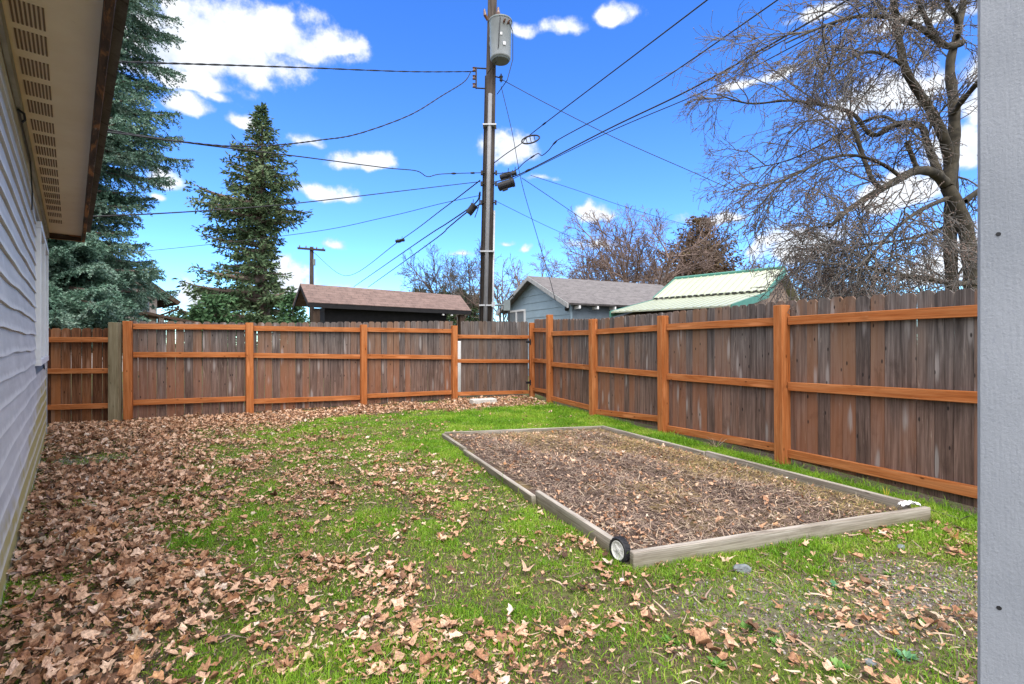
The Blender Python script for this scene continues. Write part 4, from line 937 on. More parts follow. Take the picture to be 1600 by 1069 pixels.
# slack loop (snowshoe) hung on the straight cable
q = W(829, 218, 13.6); mb = MB(); A_ = Vector((.24, -.02, .055)); B_ = Vector((-.02, .07, .125)) 
mb.tube([q + A_ * math.cos(t * .2618) + B_ * math.sin(t * .2618) for t in range(25)], .022, 6)
lp = mb.build('slack_loop', 'black', smooth=True); tag(lp, 'black oval slack loop bracket hanging on the straight overhead cable', 'cable loop')
for k in (-.45, 0, .45):
    mb = MB(); e = math.sqrt(1 - k * k); mb.tube([q + A_ * k - B_ * e, q + A_ * k + B_ * e], .012, 5); mb.build('rung', 'black', lp)
mb = MB(); dpx = W(487, 390, 47); mb.tube([Vector((dpx.x, 47, 0)), W(487, 386, 47)], [.24, .17], 12)
dp = thing('utility_pole', (dpx.x, 47, 0), 'distant wooden pole with a single crossarm behind the brown shingle roof', 'utility pole'); mb.build('pole_shaft', 'pole', dp, smooth=True)
mb = MB(); c = W(486.5, 389.5, 46.8); mb.box(c, Vector((1.32, -.1, -.12)), Vector((0, .08, 0)), UPV * .09); mb.build('crossarm', 'pole', dp)
for k in (-1.1, -.5, .5, 1.1):
    mb = MB(); p = c + Vector((k, 0, .06 - k * .1)); mb.tube([p, p + UPV * .12, p + UPV * .22], [.03, .07, .03], 6); mb.build('insulator', 'porcelain', dp)
mb = MB(); p = W(491, 410, 46.7); mb.tube([p - UPV * .3, p + UPV * .3], .12, 8); mb.build('fuse_cutout', 'tankdark', dp)

# ------------------------------------------------------------------ neighbouring buildings
def slab(mb, p, uv, th):
    """roof plane p (4 points) with thickness th downward along z"""
    n = (Vector(p[1]) - Vector(p[0])).cross(Vector(p[3]) - Vector(p[0])).normalized(); n = n if n.z > 0 else -n
    q = [Vector(x) - n * th for x in p]; mb.quad(p, uv); mb.quad(q[::-1], uv[::-1])
    for i in range(4):
        j = (i + 1) % 4; mb.quad([p[i], p[j], q[j], q[i]], [uv[i], uv[j], uv[j], uv[i]])
def gable(o, U, Nn, L, wf_, wb_, zr, zf, zbk, over, th):
    """o ridge start (ground), U along ridge, Nn toward front; returns roof MB"""
    mb = MB()
    for (w_, ze, sg) in ((wf_, zf, 1), (wb_, zbk, -1)):
        a = o - U * over + UPV * zr; b_ = o + U * (L + over) + UPV * zr; c = o + U * (L + over) + Nn * sg * w_ + UPV * ze; d = o - U * over + Nn * sg * w_ + UPV * ze
        sl = math.hypot(w_, zr - ze); slab(mb, [d, c, b_, a] if sg > 0 else [a, b_, c, d], [(0, 0), (L + 2 * over, 0), (L + 2 * over, sl), (0, sl)] if sg > 0 else [(0, sl), (L, sl), (L, 0), (0, 0)], th)
    return mb
# dark shed with the brown shingle roof
k = 1.45; o = W(469, 443, 13 * k); zr = o.z; o.z = 0; U = Vector((.757, .653, 0)).normalized(); Nn = Vector((U.y, -U.x, 0))
shed = thing('shed', o, 'dark painted open shed with brown shingle roof behind the back fence', 'shed'); Ls = 5.05 * k; ze = zr - .5 * k * 1.05
gable(o, U, Nn, Ls, .62 * k, .62 * k, zr, ze, ze, 0, .05).build('roof', 'shingle_brown', shed)
mb = MB(); mb.box(o + U * Ls / 2 + Nn * (.585 * k) + UPV * (ze - .10), U * (Ls / 2 - .01), Nn * .03, UPV * .085)
for sg in (1, -1):
    a = o + Nn * sg * .03 + UPV * (zr - .12) + U * .02; c = o + Nn * sg * .58 * k + UPV * (ze - .10) + U * .02; mb.box((a + c) / 2, (c - a) / 2, U * .02, UPV * .08)
mb.build('fascia', 'dark', shed)
mb = MB(); mb.box(o + U * (Ls * .5 - .1) - Nn * .1 + UPV * (ze / 2 - .05), U * (Ls / 2 - .9), Nn * .3 * k, UPV * (ze / 2 - .08)); mb.build('wall', 'dark', shed)
for s in (.35, Ls - .4):
    mb = MB(); mb.box(o + U * s + Nn * .45 * k + UPV * (ze / 2 - .1), UPV * (ze / 2 - .1), U * .12, Nn * .1); mb.build('post', 'brownboard', shed)
for s in (.80, .86):
    mb = MB(); p = o + U * Ls * s + Nn * .545 * k + UPV * (ze - .2); mb.tube([p, p - UPV * .06], [.05, .07], 10); mb.build('eave_lamp', 'vinyl', shed)
# blue grey garage
o = W(825, 431, 20); zr = o.z; o.z = 0; U = Vector((.895, .445, 0)).normalized(); Nn = Vector((U.y, -U.x, 0)); wd_ = 2.96; ze = H + 1.40
gar = thing('garage', o, 'blue grey sided garage with grey shingle gable roof beyond the fence corner', 'garage'); Lg = 7.0
gable(o, U, Nn, Lg, wd_, wd_, zr, ze, ze, .0, .07).build('roof', 'shingle_grey', gar)
ins = .35
mb = MB(); sl_ = (zr - ze) / wd_; zi = zr - sl_ * (wd_ - ins) - .06
mb.prism([(-(wd_ - ins), 0), (wd_ - ins, 0), (wd_ - ins, zi), (0, zr - .08), (-(wd_ - ins), zi)], o + U * .38, Nn, UPV, U * (Lg - .6)); mb.build('wall', 'darkwall', gar)
mb = MB(); ex2 = .30; z = .3
while z < zr - .15:
    z1 = min(z + ex2, zr - .1)
    hw0 = min(wd_ - ins, (zr - .08 - z) / sl_); hw1 = max(.0, min(wd_ - ins, (zr - .08 - z1) / sl_))
    A0 = o + U * .345
    mb.quad([A0 - Nn * hw0 + UPV * z, A0 + Nn * hw0 + UPV * z, A0 + U * .022 + Nn * hw1 + UPV * z1, A0 + U * .022 - Nn * hw1 + UPV * z1])
    mb.quad([A0 - Nn * hw0 + UPV * z, A0 + Nn * hw0 + UPV * z, A0 + U * .03 + Nn * hw0 + UPV * z, A0 + U * .03 - Nn * hw0 + UPV * z]); z += ex2
mb.build('siding', 'bluewall', gar)
for sg in (1, -1):
    mb = MB(); a = o + UPV * (zr - .10) + U * -.015; c = o + Nn * sg * wd_ + UPV * (ze - .10) - U * .015; mb.box((a + c) / 2, (c - a) / 2, U * .022, UPV * .085); mb.build('barge_board', 'greytrim', gar)
for k_ in range(9):
    mb = MB(); p = o + U * (.5 + k_ * .78) + Nn * (wd_ - .22) + UPV * (ze - .13); mb.box(p, Nn * .2 - UPV * .2 * sl_ * -0, U * .03, UPV * .055); mb.build('rafter_tail', 'white' if k_ < 6 else 'greytrim', gar)
wq = Vector(W(807.5, 497, 20.0)); t_ = ((wq - o).dot(Nn)); 
wz = zat(497, 20.2); mb = MB(); wo = o + U * .32
def nfor(px):    # where the ray at px meets the gable plane
    dr = Vector(((px - CX) / F, 1, 0)); t = wo.dot(U) / dr.dot(U); return (dr * t - wo).dot(Nn), t
n0, dd0 = nfor(795); n1, dd1 = nfor(820); zt = zat(489, dd0); zb_ = zt - 1.05; nm = (n0 + n1) / 2
for nn in (n0, nm, n1): mb.box(wo + Nn * nn + UPV * (zt + zb_) / 2, UPV * (zt - zb_) / 2, Nn * .04, U * .03)
for zz in (zt + .042, zb_ - .042): mb.box(wo + Nn * nm + UPV * zz, Nn * abs(n1 - n0) / 2 + Nn * .04, UPV * .04, U * .03)
wn = mb.build('window', 'white', gar); mb = MB(); mb.box(wo + U * .012 + Nn * nm + UPV * (zt + zb_) / 2, Nn * abs(n1 - n0) / 2, U * .004, UPV * (zt - zb_) / 2); mb.build('pane', 'dirtyglass', wn)
mb = MB(); p = o + U * .36 + Nn * (wd_ - ins + .0); mb.box(o + U * .34 + Nn * (wd_ - ins) + UPV * zi / 2, UPV * zi / 2, U * .03, Nn * .04); mb.build('corner_trim', 'bluewall', gar)
mb = MB(); lp0 = o + U * .3 + Nn * (wd_ - ins - .22) + UPV * (zat(464, 17.6) - .35); mb.tube([lp0 - UPV * .12, lp0 - UPV * .05, lp0 + UPV * .1], [.05, .08, .05], 8); mb.build('wall_lamp', 'black', gar)
mb = MB(); p = W(795, 489, 20.9); mb.tube([Vector((p.x, p.y, 2.2)), p + UPV * .6, p + UPV * .75 + Vector((.18, 0, 0)), p + UPV * .6 + Vector((.2, 0, 0))], .04, 6)
for dx in (-.22, -.34): mb.tube([Vector((p.x + dx, p.y, 2.2)), Vector((p.x + dx, p.y, p.z + .35))], .025, 5)
mb.build('service_mast', 'wire', gar)
# green metal roofed building
k = .85; Rr = Vector((9.45, 17.3, 0)) * k; Rl = Vector((6.63, 20.3, 0)) * k; U = (Rl - Rr).normalized(); Nn = Vector((-.77, -.64, 0)).normalized(); Nn = (Nn - U * Nn.dot(U)).normalized(); Lr = (Rl - Rr).length
z0, z1, z2 = H + 2.6 * k, H + 1.74 * k, H + 1.08 * k; w1, w2 = 1.59 * k, 4.4 * k
barn = thing('outbuilding', Rr, 'outbuilding with a pale green ribbed metal roof and teal trim beyond the side fence', 'outbuilding')
def rib_plane(mb, na, za, nb2, zb2):
    p = [Rr + Nn * nb2 + UPV * zb2, Rl + Nn * nb2 + UPV * zb2, Rl + Nn * na + UPV * za, Rr + Nn * na + UPV * za]
    slab(mb, p, [(0, 0)] * 4, .04); s = .05
    while s < Lr:
        a = Rr + U * s + Nn * na + UPV * (za + .012); c = Rr + U * s + Nn * nb2 + UPV * (zb2 + .012); mb.box((a + c) / 2, (c - a) / 2, U * .018, UPV * .009); s += .225
mb = MB(); rib_plane(mb, 0, z0, w1 + .06, z1 - .02); mb.build('roof', 'metalroof', barn)
mb = MB(); rib_plane(mb, w1 + .0, z1 - .075, w2, z2); mb.build('lower_roof', 'metalroof', barn)
mb = MB(); slab(mb, [Rr - Nn * w2 * .6 + UPV * (z0 - 1.4), Rl - Nn * w2 * .6 + UPV * (z0 - 1.4), Rl + UPV * z0, Rr + UPV * z0], [(0, 0)] * 4, .04); mb.build('back_roof', 'metalroof', barn)
mb = MB()
for s in range(18):
    p = Rr + U * (Lr * (s + .5) / 18) + Nn * (w1 + .07) + UPV * (z1 - .03); mb.box(p, U * .062, Nn * .012, UPV * .02)
mb.build('closure_strip', 'wire', barn)
mb = MB(); mb.tube([Rr + UPV * (z0 + .01), Rl + UPV * (z0 + .01)], .06, 6); mb.build('ridge_cap', 'teal', barn)
mb = MB()
for (na, za, nb2, zb2) in ((0, z0, w1, z1), (w1, z1 - .07, w2, z2)):
    for P_, s in ((Rr, -.03), (Rl, .03)):
        a = P_ + U * s + Nn * na + UPV * (za - .07); c = P_ + U * s + Nn * nb2 + UPV * (zb2 - .07); mb.box((a + c) / 2, (c - a) / 2, U * .02, UPV * .09)
mb.build('rake_trim', 'teal', barn)
mb = MB(); mb.prism([(0, 0), (w2 - .35, 0), (w2 - .35, z2 - .1), (w1, z1 - .2), (0, z0 - .15), (-w2 * .55, z0 - 1.5), (-w2 * .55, 0)], Rr + U * .2, Nn, UPV, U * (Lr - .4)); mb.build('wall', 'brownwall', barn)
# house far behind on the left
FT = Vector((-16.57, 25, 0)); FU = Vector((-.75, .66, 0)).normalized(); FL = Vector((-.66, -.75, 0)).normalized()     # eave tip, away along the eave, up the rake
fh = thing('house', FT, 'distant beige house with brown overhanging gable roof behind the blue spruce', 'house')
ez = H + 64 * 25 / F; sp_ = .75; hw_ = 5.0
def fp(u, l, z): return FT + FU * u + FL * l + UPV * z
mb = MB(); slab(mb, [fp(0, 0, ez), fp(12, 0, ez), fp(12, hw_, ez + sp_ * hw_), fp(0, hw_, ez + sp_ * hw_)], [(0, 0), (11, 0), (11, 6), (0, 6)], .2)
slab(mb, [fp(0, hw_, ez + sp_ * hw_), fp(12, hw_, ez + sp_ * hw_), fp(12, 2 * hw_, ez), fp(0, 2 * hw_, ez)], [(0, 0), (11, 0), (11, 6), (0, 6)], .2); mb.build('roof', 'brownboard', fh)
mb = MB(); mb.prism([(.8, 0), (2 * hw_ - .8, 0), (2 * hw_ - .8, ez + .35), (hw_, ez + sp_ * hw_ - .4), (.8, ez + .35)], fp(.9, 0, 0), FL, UPV, FU * 10); mb.build('wall', 'beige', fh)
mb = MB(); mb.box(fp(.88, 1.5, 2.95), FL * .16, FU * .03, UPV * .55); mb.box(fp(.88, 1.2, 2.95), FL * .06, FU * .03, UPV * .55); mb.build('window', 'glass', fh)
mb = MB(); mb.tube([fp(.1, .1, ez - .2), fp(.15, .1, ez - .35), fp(.8, .75, ez - .7), fp(.85, .78, 0)], .06, 8); mb.build('downspout', 'brownboard', fh)
mb = MB(); slab(mb, [fp(-.6, -.6, 2.42), fp(.9, -.6, 2.42), fp(.9, 1.6, 2.85), fp(-.6, 1.6, 2.85)], [(0, 0)] * 4, .12); mb.build('porch_roof', 'brownboard', fh)
mb = MB(); mb.box(fp(-.3, .9, 1.3), UPV * 1.3, FL * .09, FU * .09); mb.build('porch_post', 'beige', fh)
# white board beyond the gate gap
mb = MB(); a, c = W(713, 560, 13.4), W(724, 560, 13.4); mb.box(Vector(((a.x + c.x) / 2, 13.4, .62)), UPV * .8, Vector((.11, 0, 0)), Vector((0, .05, 0)))
tag(mb.build('marker_post', 'white', bevel=.01), 'white post standing in the alley, seen through the gap beside the gate', 'post')

# ------------------------------------------------------------------ trees
def needles(P, D, L, w, spread, rsx):
    """triangles at points P growing along D with random spread"""
    n = len(P); r = rsx.randn(n, 3); dirs = D + r * spread; dirs /= np.linalg.norm(dirs, axis=1, keepdims=True) + 1e-9
    s = np.cross(dirs, rsx.randn(n, 3)); s /= np.linalg.norm(s, axis=1, keepdims=True) + 1e-9
    ll = L * (.6 + .7 * rsx.rand(n)); ww = w * (.7 + .6 * rsx.rand(n))
    m_ = P + dirs * ll[:, None] * .5
    V = np.stack([P, m_ + s * ww[:, None] / 2, P + dirs * ll[:, None], m_ - s * ww[:, None] / 2], 1)
    return V
def conifer(name, base, Ht, Rm, zlo, zhi, step, per, blet, nl, nw, ndens, m, bark, label, seed, shape=.8, up=.12, droop=.5, rt=.25, shift=None, jit=.3, wid=.55, lean=(0, 0), group=None, zj=.35):
    r = np.random.RandomState(seed); t = thing(name, base, label, 'tree', group); bx, by, bz = base
    axis = lambda z: np.array([bx + lean[0] * z / Ht, by + lean[1] * z / Ht, bz + z])
    tb = [(np.array([axis(Ht * k / 11) + (r.randn(3) * .01 * Rm) for k in range(12)]), np.array([max(.012, rt * (1 - k / 11.3)) for k in range(12)]))]
    NV = []; z = zlo; a0 = 0
    while z < zhi:
        Lz = Rm * (1 - z / Ht) ** shape
        for k in range(per):
            a0 += 2.399 + r.randn() * .2
            L = Lz * (1 + r.randn() * jit * .7) * (1.0 if r.rand() > .12 else .5)
            if shift: L *= shift(a0, z)
            if L < .12: continue
            d = np.array([math.cos(a0), math.sin(a0), 0.]); lat = np.array([-d[1], d[0], 0.])
            zz = z + r.randn() * step * zj; o = axis(zz); ts = np.linspace(0, 1, 7); bend = r.randn() * .08
            P = o + d * (ts * L)[:, None] + lat * (ts ** 2 * L * bend)[:, None]; P[:, 2] += up * ts * L - droop * L * .5 * ts ** 1.6 + .16 * L * ts ** 4
            tb.append((P, np.linspace(max(.008, rt * .16 * L / Rm), .005, 7)))
            nbl = max(5, int(L / blet)); tt = .1 + .9 * (np.arange(nbl) + r.rand(nbl)) / nbl
            for sgn in (-1, 1):
                base_ = np.stack([np.interp(tt, ts, P[:, i]) for i in range(3)], -1)
                bl = (wid * L * (1 - tt) ** .7 * (.35 + .65 * np.minimum(1, tt * 4)) + .10 * L ** .5) * (.7 + .5 * r.rand(nbl)); bl = np.minimum(bl, .9 * L)
                bd = d * .62 + lat * sgn * .75; bd = bd[None] + r.randn(nbl, 3) * .12; bd[:, 2] += -.22 + .12 * r.randn(nbl); bd /= np.linalg.norm(bd, axis=1, keepdims=True)
                nn = np.maximum(3, (bl * ndens).astype(int)); idx = np.repeat(np.arange(nbl), nn); q = r.rand(len(idx))
                pts = base_[idx] + bd[idx] * (bl[idx] * q)[:, None]; pts[:, 2] -= .25 * bl[idx] * q ** 2
                NV.append(needles(pts + r.randn(len(idx), 3) * nw * .5, bd[idx] * 1.0, nl, nw, .55, r))
            nn = int(L * ndens * 1.2); q = r.rand(nn); pts = np.stack([np.interp(q, ts, P[:, i]) for i in range(3)], -1)
            NV.append(needles(pts, np.tile(d, (nn, 1)), nl, nw, .6, r))
        z += step * (.8 + .4 * r.rand()) * (.55 if name == 'spruce_tree' and z < 3.6 else 1)
    nt_ = int(40 * ndens / 40); q = Ht * (1 - .06 * r.rand(nt_)); NV.append(needles(np.array([axis(x) for x in q]), np.tile([0, 0, 1.], (nt_, 1)), nl, nw, .5, r))
    NV = np.concatenate(NV); n = len(NV); print(name, 'needles', n)
    mesh_np('crown', NV.reshape(-1, 3), (np.arange(n)[:, None] * 4 + np.arange(4)[None]), m, t)
    V, Fq = tubes_np(tb[1:], 4); V0, F0 = tubes_np(tb[:1], 12)
    mesh_np('trunk', np.concatenate([V0, V]), np.concatenate([F0, Fq + len(V0)]), bark, t, True)
    return t
# blue spruce behind the short fence
sp_x, sp_d = -8.9, 10.6
def sp_shift(a, z): return (1 + (.32 if z < 2.6 and math.sin(a) < -.35 else 0)) * float(np.interp(z, [1.4, 2.5, 3.4, 4.3, 5.1, 6.0, 7.0, 8.0, 9.5], [1.85, 1.8, 1.65, 1.4, 1.9, 2.25, 1.6, 1.95, 2.2]))
conifer('spruce_tree', (-9.7, 10.6, 0), 17, 1.0, 1.5, 10.5, .36, 13, .08, .06, .024, 130, 'spruce', 'firbark', 'large blue green spruce with layered drooping boughs beside the house', 5, shape=0, up=.12, droop=.55, rt=.26, shift=sp_shift, jit=.18, wid=.30, zj=.2)
# tall fir
FZ = [2.5, 3.9, 6.1, 7.5, 9.0, 10.6, 12.5, 14.2, 16.4, 17.6, 18.1]
def fir_shift(a, z):
    l = np.interp(z, FZ, [4.2, 4.5, 4.0, 3.1, 3.3, 3.7, 2.7, 2.0, .85, .25, .1]); rr_ = np.interp(z, FZ, [1.9, 2.2, 1.1, .6, .9, 2.3, 2.2, 1.9, .8, .25, .1])
    t = .5 - .5 * math.cos(a); return float(rr_ * (1 - t) + l * t) * (1 + .16 * math.sin(z * 3.1))
fx = W(413, 505, 35); conifer('fir_tree', (fx.x, 35, 0), 18.1, 1.0, 2.7, 17.9, .44, 6, .24, .34, .11, 9.5, 'fir', 'firbark', 'tall dark green fir with a bare lower trunk standing beyond the back fence', 8, shape=0, up=.22, droop=.5, rt=.42, shift=fir_shift, jit=.28, wid=.42, lean=(-.2, 0))
# bushes and small conifers beyond the fence
def bush(px, ytop, d, rad, m, label, seed, Ht=None, shape=.7, group=None):
    p = W(px, 536, d); rad *= 1.0; Ht = H + (CY - ytop) / F * d
    conifer('conifer_tree', (p.x, d, 0), Ht, rad, .5, Ht * .97, .35, 6, .28, .34, .13, 7, m, 'firbark', label, seed, shape=shape, up=.35, droop=.35, rt=.12, jit=.35, wid=.5, group=group)
bush(338, 462, 31, 1.7, 'juniper', 'pale green rounded conifer low beside the foot of the tall fir', 21, shape=.35)
bush(310, 476, 30, 1.1, 'juniper', 'small light green bush behind the fence next to the distant beige house', 22, shape=.4)
bush(457, 452, 33, 1.2, 'juniper', 'dark green bush between the fir trunk and the dark shed', 23, shape=.5)
bush(655, 446, 50, 2.2, 'fir', 'small pointed conifer first behind the brown shingle roof', 24)
bush(693, 452, 48, 2.6, 'fir', 'broad dark conifer midway above the brown shingle roof', 25)
bush(722, 450, 47, 2.0, 'fir', 'dark conifer directly beside the utility pole above the shed roof end', 26)
bush(742, 458, 46, 1.6, 'fir', 'low conifer half hidden by the utility pole', 27)
bush(1096, 334, 47, 6.2, 'bronze', 'bronze brown conical conifer standing above the green metal roof', 28, shape=.66)

def grow(r, P, D, L, rad, lvl, prm, out):
    """recursive branch: prm[lvl] = (segments, wander, gravity, children, child length, child radius, angle)"""
    K, wan, grav, nch, cl, crd, ang = prm[lvl]; pts = [P]; d = np.array(D, float); p = np.array(P, float)
    for k in range(K):
        d = d + r.randn(3) * wan; d[2] += grav; d /= np.linalg.norm(d); p = p + d * L / K; pts.append(p)
    pts = np.array(pts); out.setdefault(lvl, []).append((pts, np.linspace(rad, rad * .5, K + 1)))
    if lvl + 1 >= len(prm): return
    n = max(1, int(round(nch * (.75 + .5 * r.rand()))))
    for k in range(n):
        t = .2 + .8 * (k + r.rand()) / n; f = t * K; i = min(int(f), K - 1); q = pts[i] + (pts[i + 1] - pts[i]) * (f - i); dd_ = pts[i + 1] - pts[i]; dd_ = dd_ / (np.linalg.norm(dd_) + 1e-9)
        s = np.cross(dd_, r.randn(3)); s /= np.linalg.norm(s) + 1e-9; an = ang * (.7 + .6 * r.rand()); cd = dd_ * math.cos(an) + s * math.sin(an)
        grow(r, q, cd, L * cl * (.6 + .7 * r.rand()) * (1.15 - .5 * t), rad * crd, lvl + 1, prm, out)
def bare_tree(base, Ht, spread, label, seed, tw, n0=5, mt='redtwig', stems=1, group=None, dense=1.0):
    r = np.random.RandomState(seed); t = thing('bare_tree', base, label, 'tree', group); out = {}
    prm = [(6, .10, .03, 8, .66, .5, .75), (6, .14, .03, 7 * dense, .58, .5, .65), (5, .16, .02, 7 * dense, .52, .55, .65), (4, .2, .02, 4 * dense, .5, .7, .6), (3, .22, .01, 0, 0, 0, 0)]
    for s in range(stems):
        a = r.rand() * 6.28; d = np.array([math.cos(a) * spread, math.sin(a) * spread, 1.0]) if stems > 1 else np.array([r.randn() * .05, r.randn() * .05, 1.])
        grow(r, np.array(base, float), d / np.linalg.norm(d), Ht * .72, Ht * .017 / (1 if stems == 1 else 1.5), 0, prm, out)
    low = []; hi = []
    for l in out:
        for p, q in out[l]: (low if l < 2 else hi).append((p, np.maximum(q, tw * (1.2 if l < 2 else .58))))
    V, Fq = tubes_np(low, 6); mesh_np('trunk', V, Fq, mt if False else 'redtwig', t, True)
    V, Fq = tubes_np(hi, 3); mesh_np('crown', V, Fq, mt, t, False)
def bt(px, ytop, d, label, seed, **kw):
    p = W(px, 536, d); bare_tree((p.x, d, 0), H + (CY - ytop) / F * d, kw.pop('spread', .35), label, seed, kw.pop('tw', .022), **kw)
bt(702, 398, 46, 'bare pale tree rising behind the brown shingle roof end', 31, stems=4, spread=.45, tw=.02, mt='twig')
bt(792, 402, 42, 'slender bare tree between the utility pole and the blue garage', 32, stems=3, spread=.3, tw=.018, mt='redtwig', dense=.7)
bt(884, 384, 44, 'small round bare tree just behind the grey garage roof ridge', 33, stems=2, spread=.35, tw=.022)
bt(950, 362, 46, 'reddish bare tree behind the middle of the garage roof', 34, stems=3, spread=.4, tw=.024, dense=1.15)
bt(1015, 318, 45, 'largest reddish bare tree behind the garage, beside the bronze conifer', 35, stems=3, spread=.42, tw=.024, dense=1.1)
bt(1145, 392, 46, 'thin bare tree behind the green metal roof, beyond the bronze conifer', 37, stems=2, spread=.4, tw=.02)
bt(1250, 415, 22, 'reddish bare shrub at the end of the green metal roof', 36, stems=6, spread=.6, tw=.011, dense=1.1)

# big weeping bare tree behind the side fence
TD = 7.6
wt = thing('bare_tree', W(1503, 560, TD), 'large mossy barked bare tree with drooping twigs behind the side fence', 'tree'); r = np.random.RandomState(77); out = {}
def limb(pts, r0, r1, m=None):
    P = [np.array(W(px, py, TD + dz)) for px, py, dz in pts]; P = np.array([np.array(v) for v in cr([Vector(p) for p in P], 6)])
    return P, np.linspace(r0 * .64, r1 * .66, len(P)) * (1 + .06 * np.sin(np.arange(len(P)) * 1.7))
def c7(x, y): return (1080 + x / 2.226, y / 2.226)
LIMBS = [
 ([(*c7(985, 1150), 0), (*c7(975, 950), 0), (*c7(950, 780), 0), (*c7(890, 650), 0)], .17, .14),
 ([(*c7(915, 1150), .25), (*c7(905, 950), .2), (*c7(900, 800), .15), (*c7(905, 690), .1), (*c7(905, 560), .1)], .13, .13),
 ([(*c7(890, 650), 0), (*c7(910, 520), .1), (*c7(915, 380), .2), (*c7(900, 230), .3), (*c7(930, 100), .4), (*c7(960, -80), .5)], .15, .06),
 ([(*c7(903, 585), .06), (*c7(882, 490), 0), (*c7(842, 400), -.1), (*c7(790, 320), -.2), (*c7(745, 240), -.3), (*c7(720, 120), -.3), (*c7(700, -20), -.4), (*c7(690, -150), -.4)], .12, .05),
 ([(*c7(885, 640), 0), (*c7(840, 600), -.3), (*c7(780, 595), -.6), (*c7(720, 625), -.8), (*c7(650, 665), -1.0), (*c7(560, 720), -1.2), (*c7(480, 790), -1.4)], .12, .035),
 ([(*c7(868, 622), -.12), (*c7(848, 570), -.05), (*c7(820, 500), .1), (*c7(800, 440), .2), (*c7(720, 430), .3), (*c7(630, 470), .4), (*c7(560, 395), .5), (*c7(450, 365), .6), (*c7(340, 350), .8), (*c7(200, 360), 1.0), (*c7(80, 325), 1.1)], .095, .014),
 ([(*c7(940, 150), .3), (*c7(890, 160), .2), (*c7(830, 120), 0), (*c7(760, 80), -.3), (*c7(640, 55), -.5), (*c7(540, 65), -.7), (*c7(440, 100), -.9), (*c7(330, 150), -1.1)], .085, .014),
 ([(*c7(870, 160), .2), (*c7(840, 110), .1), (*c7(800, 30), 0), (*c7(770, -60), -.1), (*c7(720, -200), -.2)], .07, .03),
 ([(*c7(995, 985), -.2), (*c7(900, 985), -.5), (*c7(800, 965), -.8), (*c7(700, 955), -1.1), (*c7(620, 935), -1.3), (*c7(540, 960), -1.5)], .07, .02),
 ([(*c7(662, 662), -1.0), (*c7(628, 620), -.93), (*c7(600, 550), -.8), (*c7(570, 460), -.7), (*c7(545, 385), -.6)], .05, .04),
 ([(*c7(735, 622), -.78), (*c7(695, 590), -.8), (*c7(640, 560), -.9), (*c7(560, 540), -1.0), (*c7(470, 555), -1.2), (*c7(380, 600), -1.4), (*c7(290, 640), -1.6)], .045, .012),
 ([(*c7(722, 432), .3), (*c7(660, 405), .6), (*c7(560, 440), .9), (*c7(460, 500), 1.1), (*c7(330, 560), 1.3), (*c7(190, 590), 1.5)], .04, .012),
 ([(*c7(790, 600), -.56), (*c7(765, 535), -.55), (*c7(748, 495), -.6)], .05, .045),
 ([(*c7(930, 130), .3), (*c7(920, 60), .1), (*c7(890, 0), -.1), (*c7(880, -120), -.2)], .06, .035),
 ([(*c7(740, 230), -.3), (*c7(690, 200), -.6), (*c7(620, 180), -.9), (*c7(540, 210), -1.2), (*c7(450, 260), -1.4)], .045, .012),
 ([(*c7(890, 690), 0), (*c7(820, 720), -.6), (*c7(740, 770), -1.0), (*c7(660, 850), -1.3), (*c7(600, 920), -1.5)], .055, .015),
 ([(*c7(930, 760), 0), (*c7(860, 800), .6), (*c7(760, 830), 1.0), (*c7(640, 850), 1.4), (*c7(500, 880), 1.8), (*c7(380, 900), 2.0)], .05, .012),
 ([(*c7(905, 400), .2), (*c7(960, 330), -.3), (*c7(1030, 260), -.6), (*c7(1120, 250), -.8), (*c7(1250, 300), -1.0)], .07, .02),
 ([(*c7(950, 700), 0), (*c7(1040, 640), .3), (*c7(1150, 620), .6), (*c7(1300, 660), .8)], .07, .02),
]
thick = []
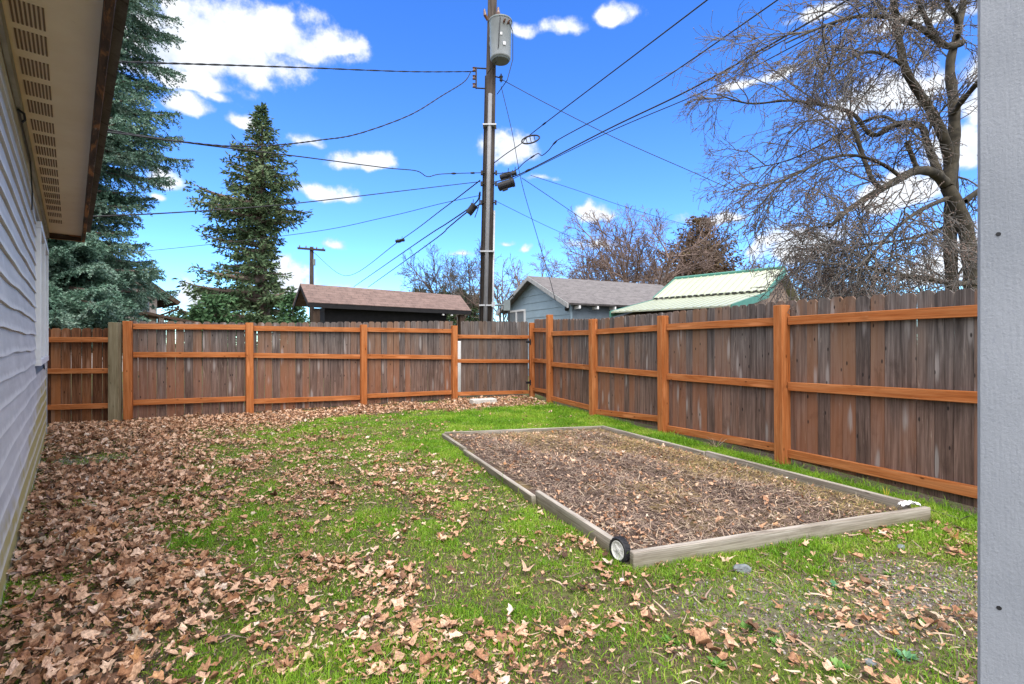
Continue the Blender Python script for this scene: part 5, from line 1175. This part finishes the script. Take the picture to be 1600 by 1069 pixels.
prm = [(6, .12, -.06, 5, .66, .6, .62), (5, .13, -.07, 4, .64, .65, .65), (4, .15, -.08, 3, .62, .8, .7), (4, .16, -.05, 0, 0, 0, 0)]
for (pts, r0, r1) in LIMBS:
    P, q = limb(pts, r0, r1); thick.append((P, q)); L = np.linalg.norm(np.diff(P, axis=0), axis=1).sum()
    if r0 > .17 or pts[0][1] > 480: continue
    nc = int(L * (4.6 if r0 < .1 else 2.8) * (1.45 if pts[-1][1] > 330 else 1))
    for k in range(nc):
        t = (.12 if r0 < .1 else .35) + (1 - (.12 if r0 < .1 else .35)) * r.rand(); i = min(int(t * (len(P) - 1)), len(P) - 2); dd_ = P[i + 1] - P[i]; dd_ /= np.linalg.norm(dd_)
        s = np.cross(dd_, r.randn(3)); s /= np.linalg.norm(s); an = r.uniform(.4, 1.1); cd = dd_ * math.cos(an) + s * math.sin(an)
        grow(r, P[i], cd, r.uniform(.55, 1.35), .013 * r.uniform(.7, 1.3), 0, prm, out)
low = thick; V1, F1 = [], []; of = 0
for P, q in thick:
    V, Fq = tubes_np([(P, q)], 10); V1.append(V); F1.append(Fq + of); of += len(V)
mesh_np('trunk', np.concatenate(V1), np.concatenate(F1), 'barkmoss', wt, True)
tw = []; buds = []
for l in out:
    mn = (.0062, .0046, .0036, .003)[l]
    for P, q in out[l]:
        tw.append((P, np.maximum(q * .9, mn)))
        if l >= 1:
            for i in range(1, len(P)):
                if r.rand() < .5: buds.append(P[i])
print('twigs', len(tw), 'buds', len(buds))
V, Fq = tubes_np(tw, 3)
mesh_np('twigs', V, Fq, 'twig', wt)
buds = np.array(buds); n = len(buds); oc = np.array([(1,0,0),(0,1,0),(-1,0,0),(0,-1,0),(0,0,1.3),(0,0,-1.3)]) * .0075
V = buds[:, None] + oc[None] * (.6 + .7 * r.rand(n, 1, 1)); tri = np.array([(0,1,4),(1,2,4),(2,3,4),(3,0,4),(1,0,5),(2,1,5),(3,2,5),(0,3,5)])
bo = mesh_np('buds', V.reshape(-1, 3), (np.arange(n)[:, None, None] * 6 + tri[None]).reshape(-1, 3), 'redtwig', wt); bo['kind'] = 'stuff'
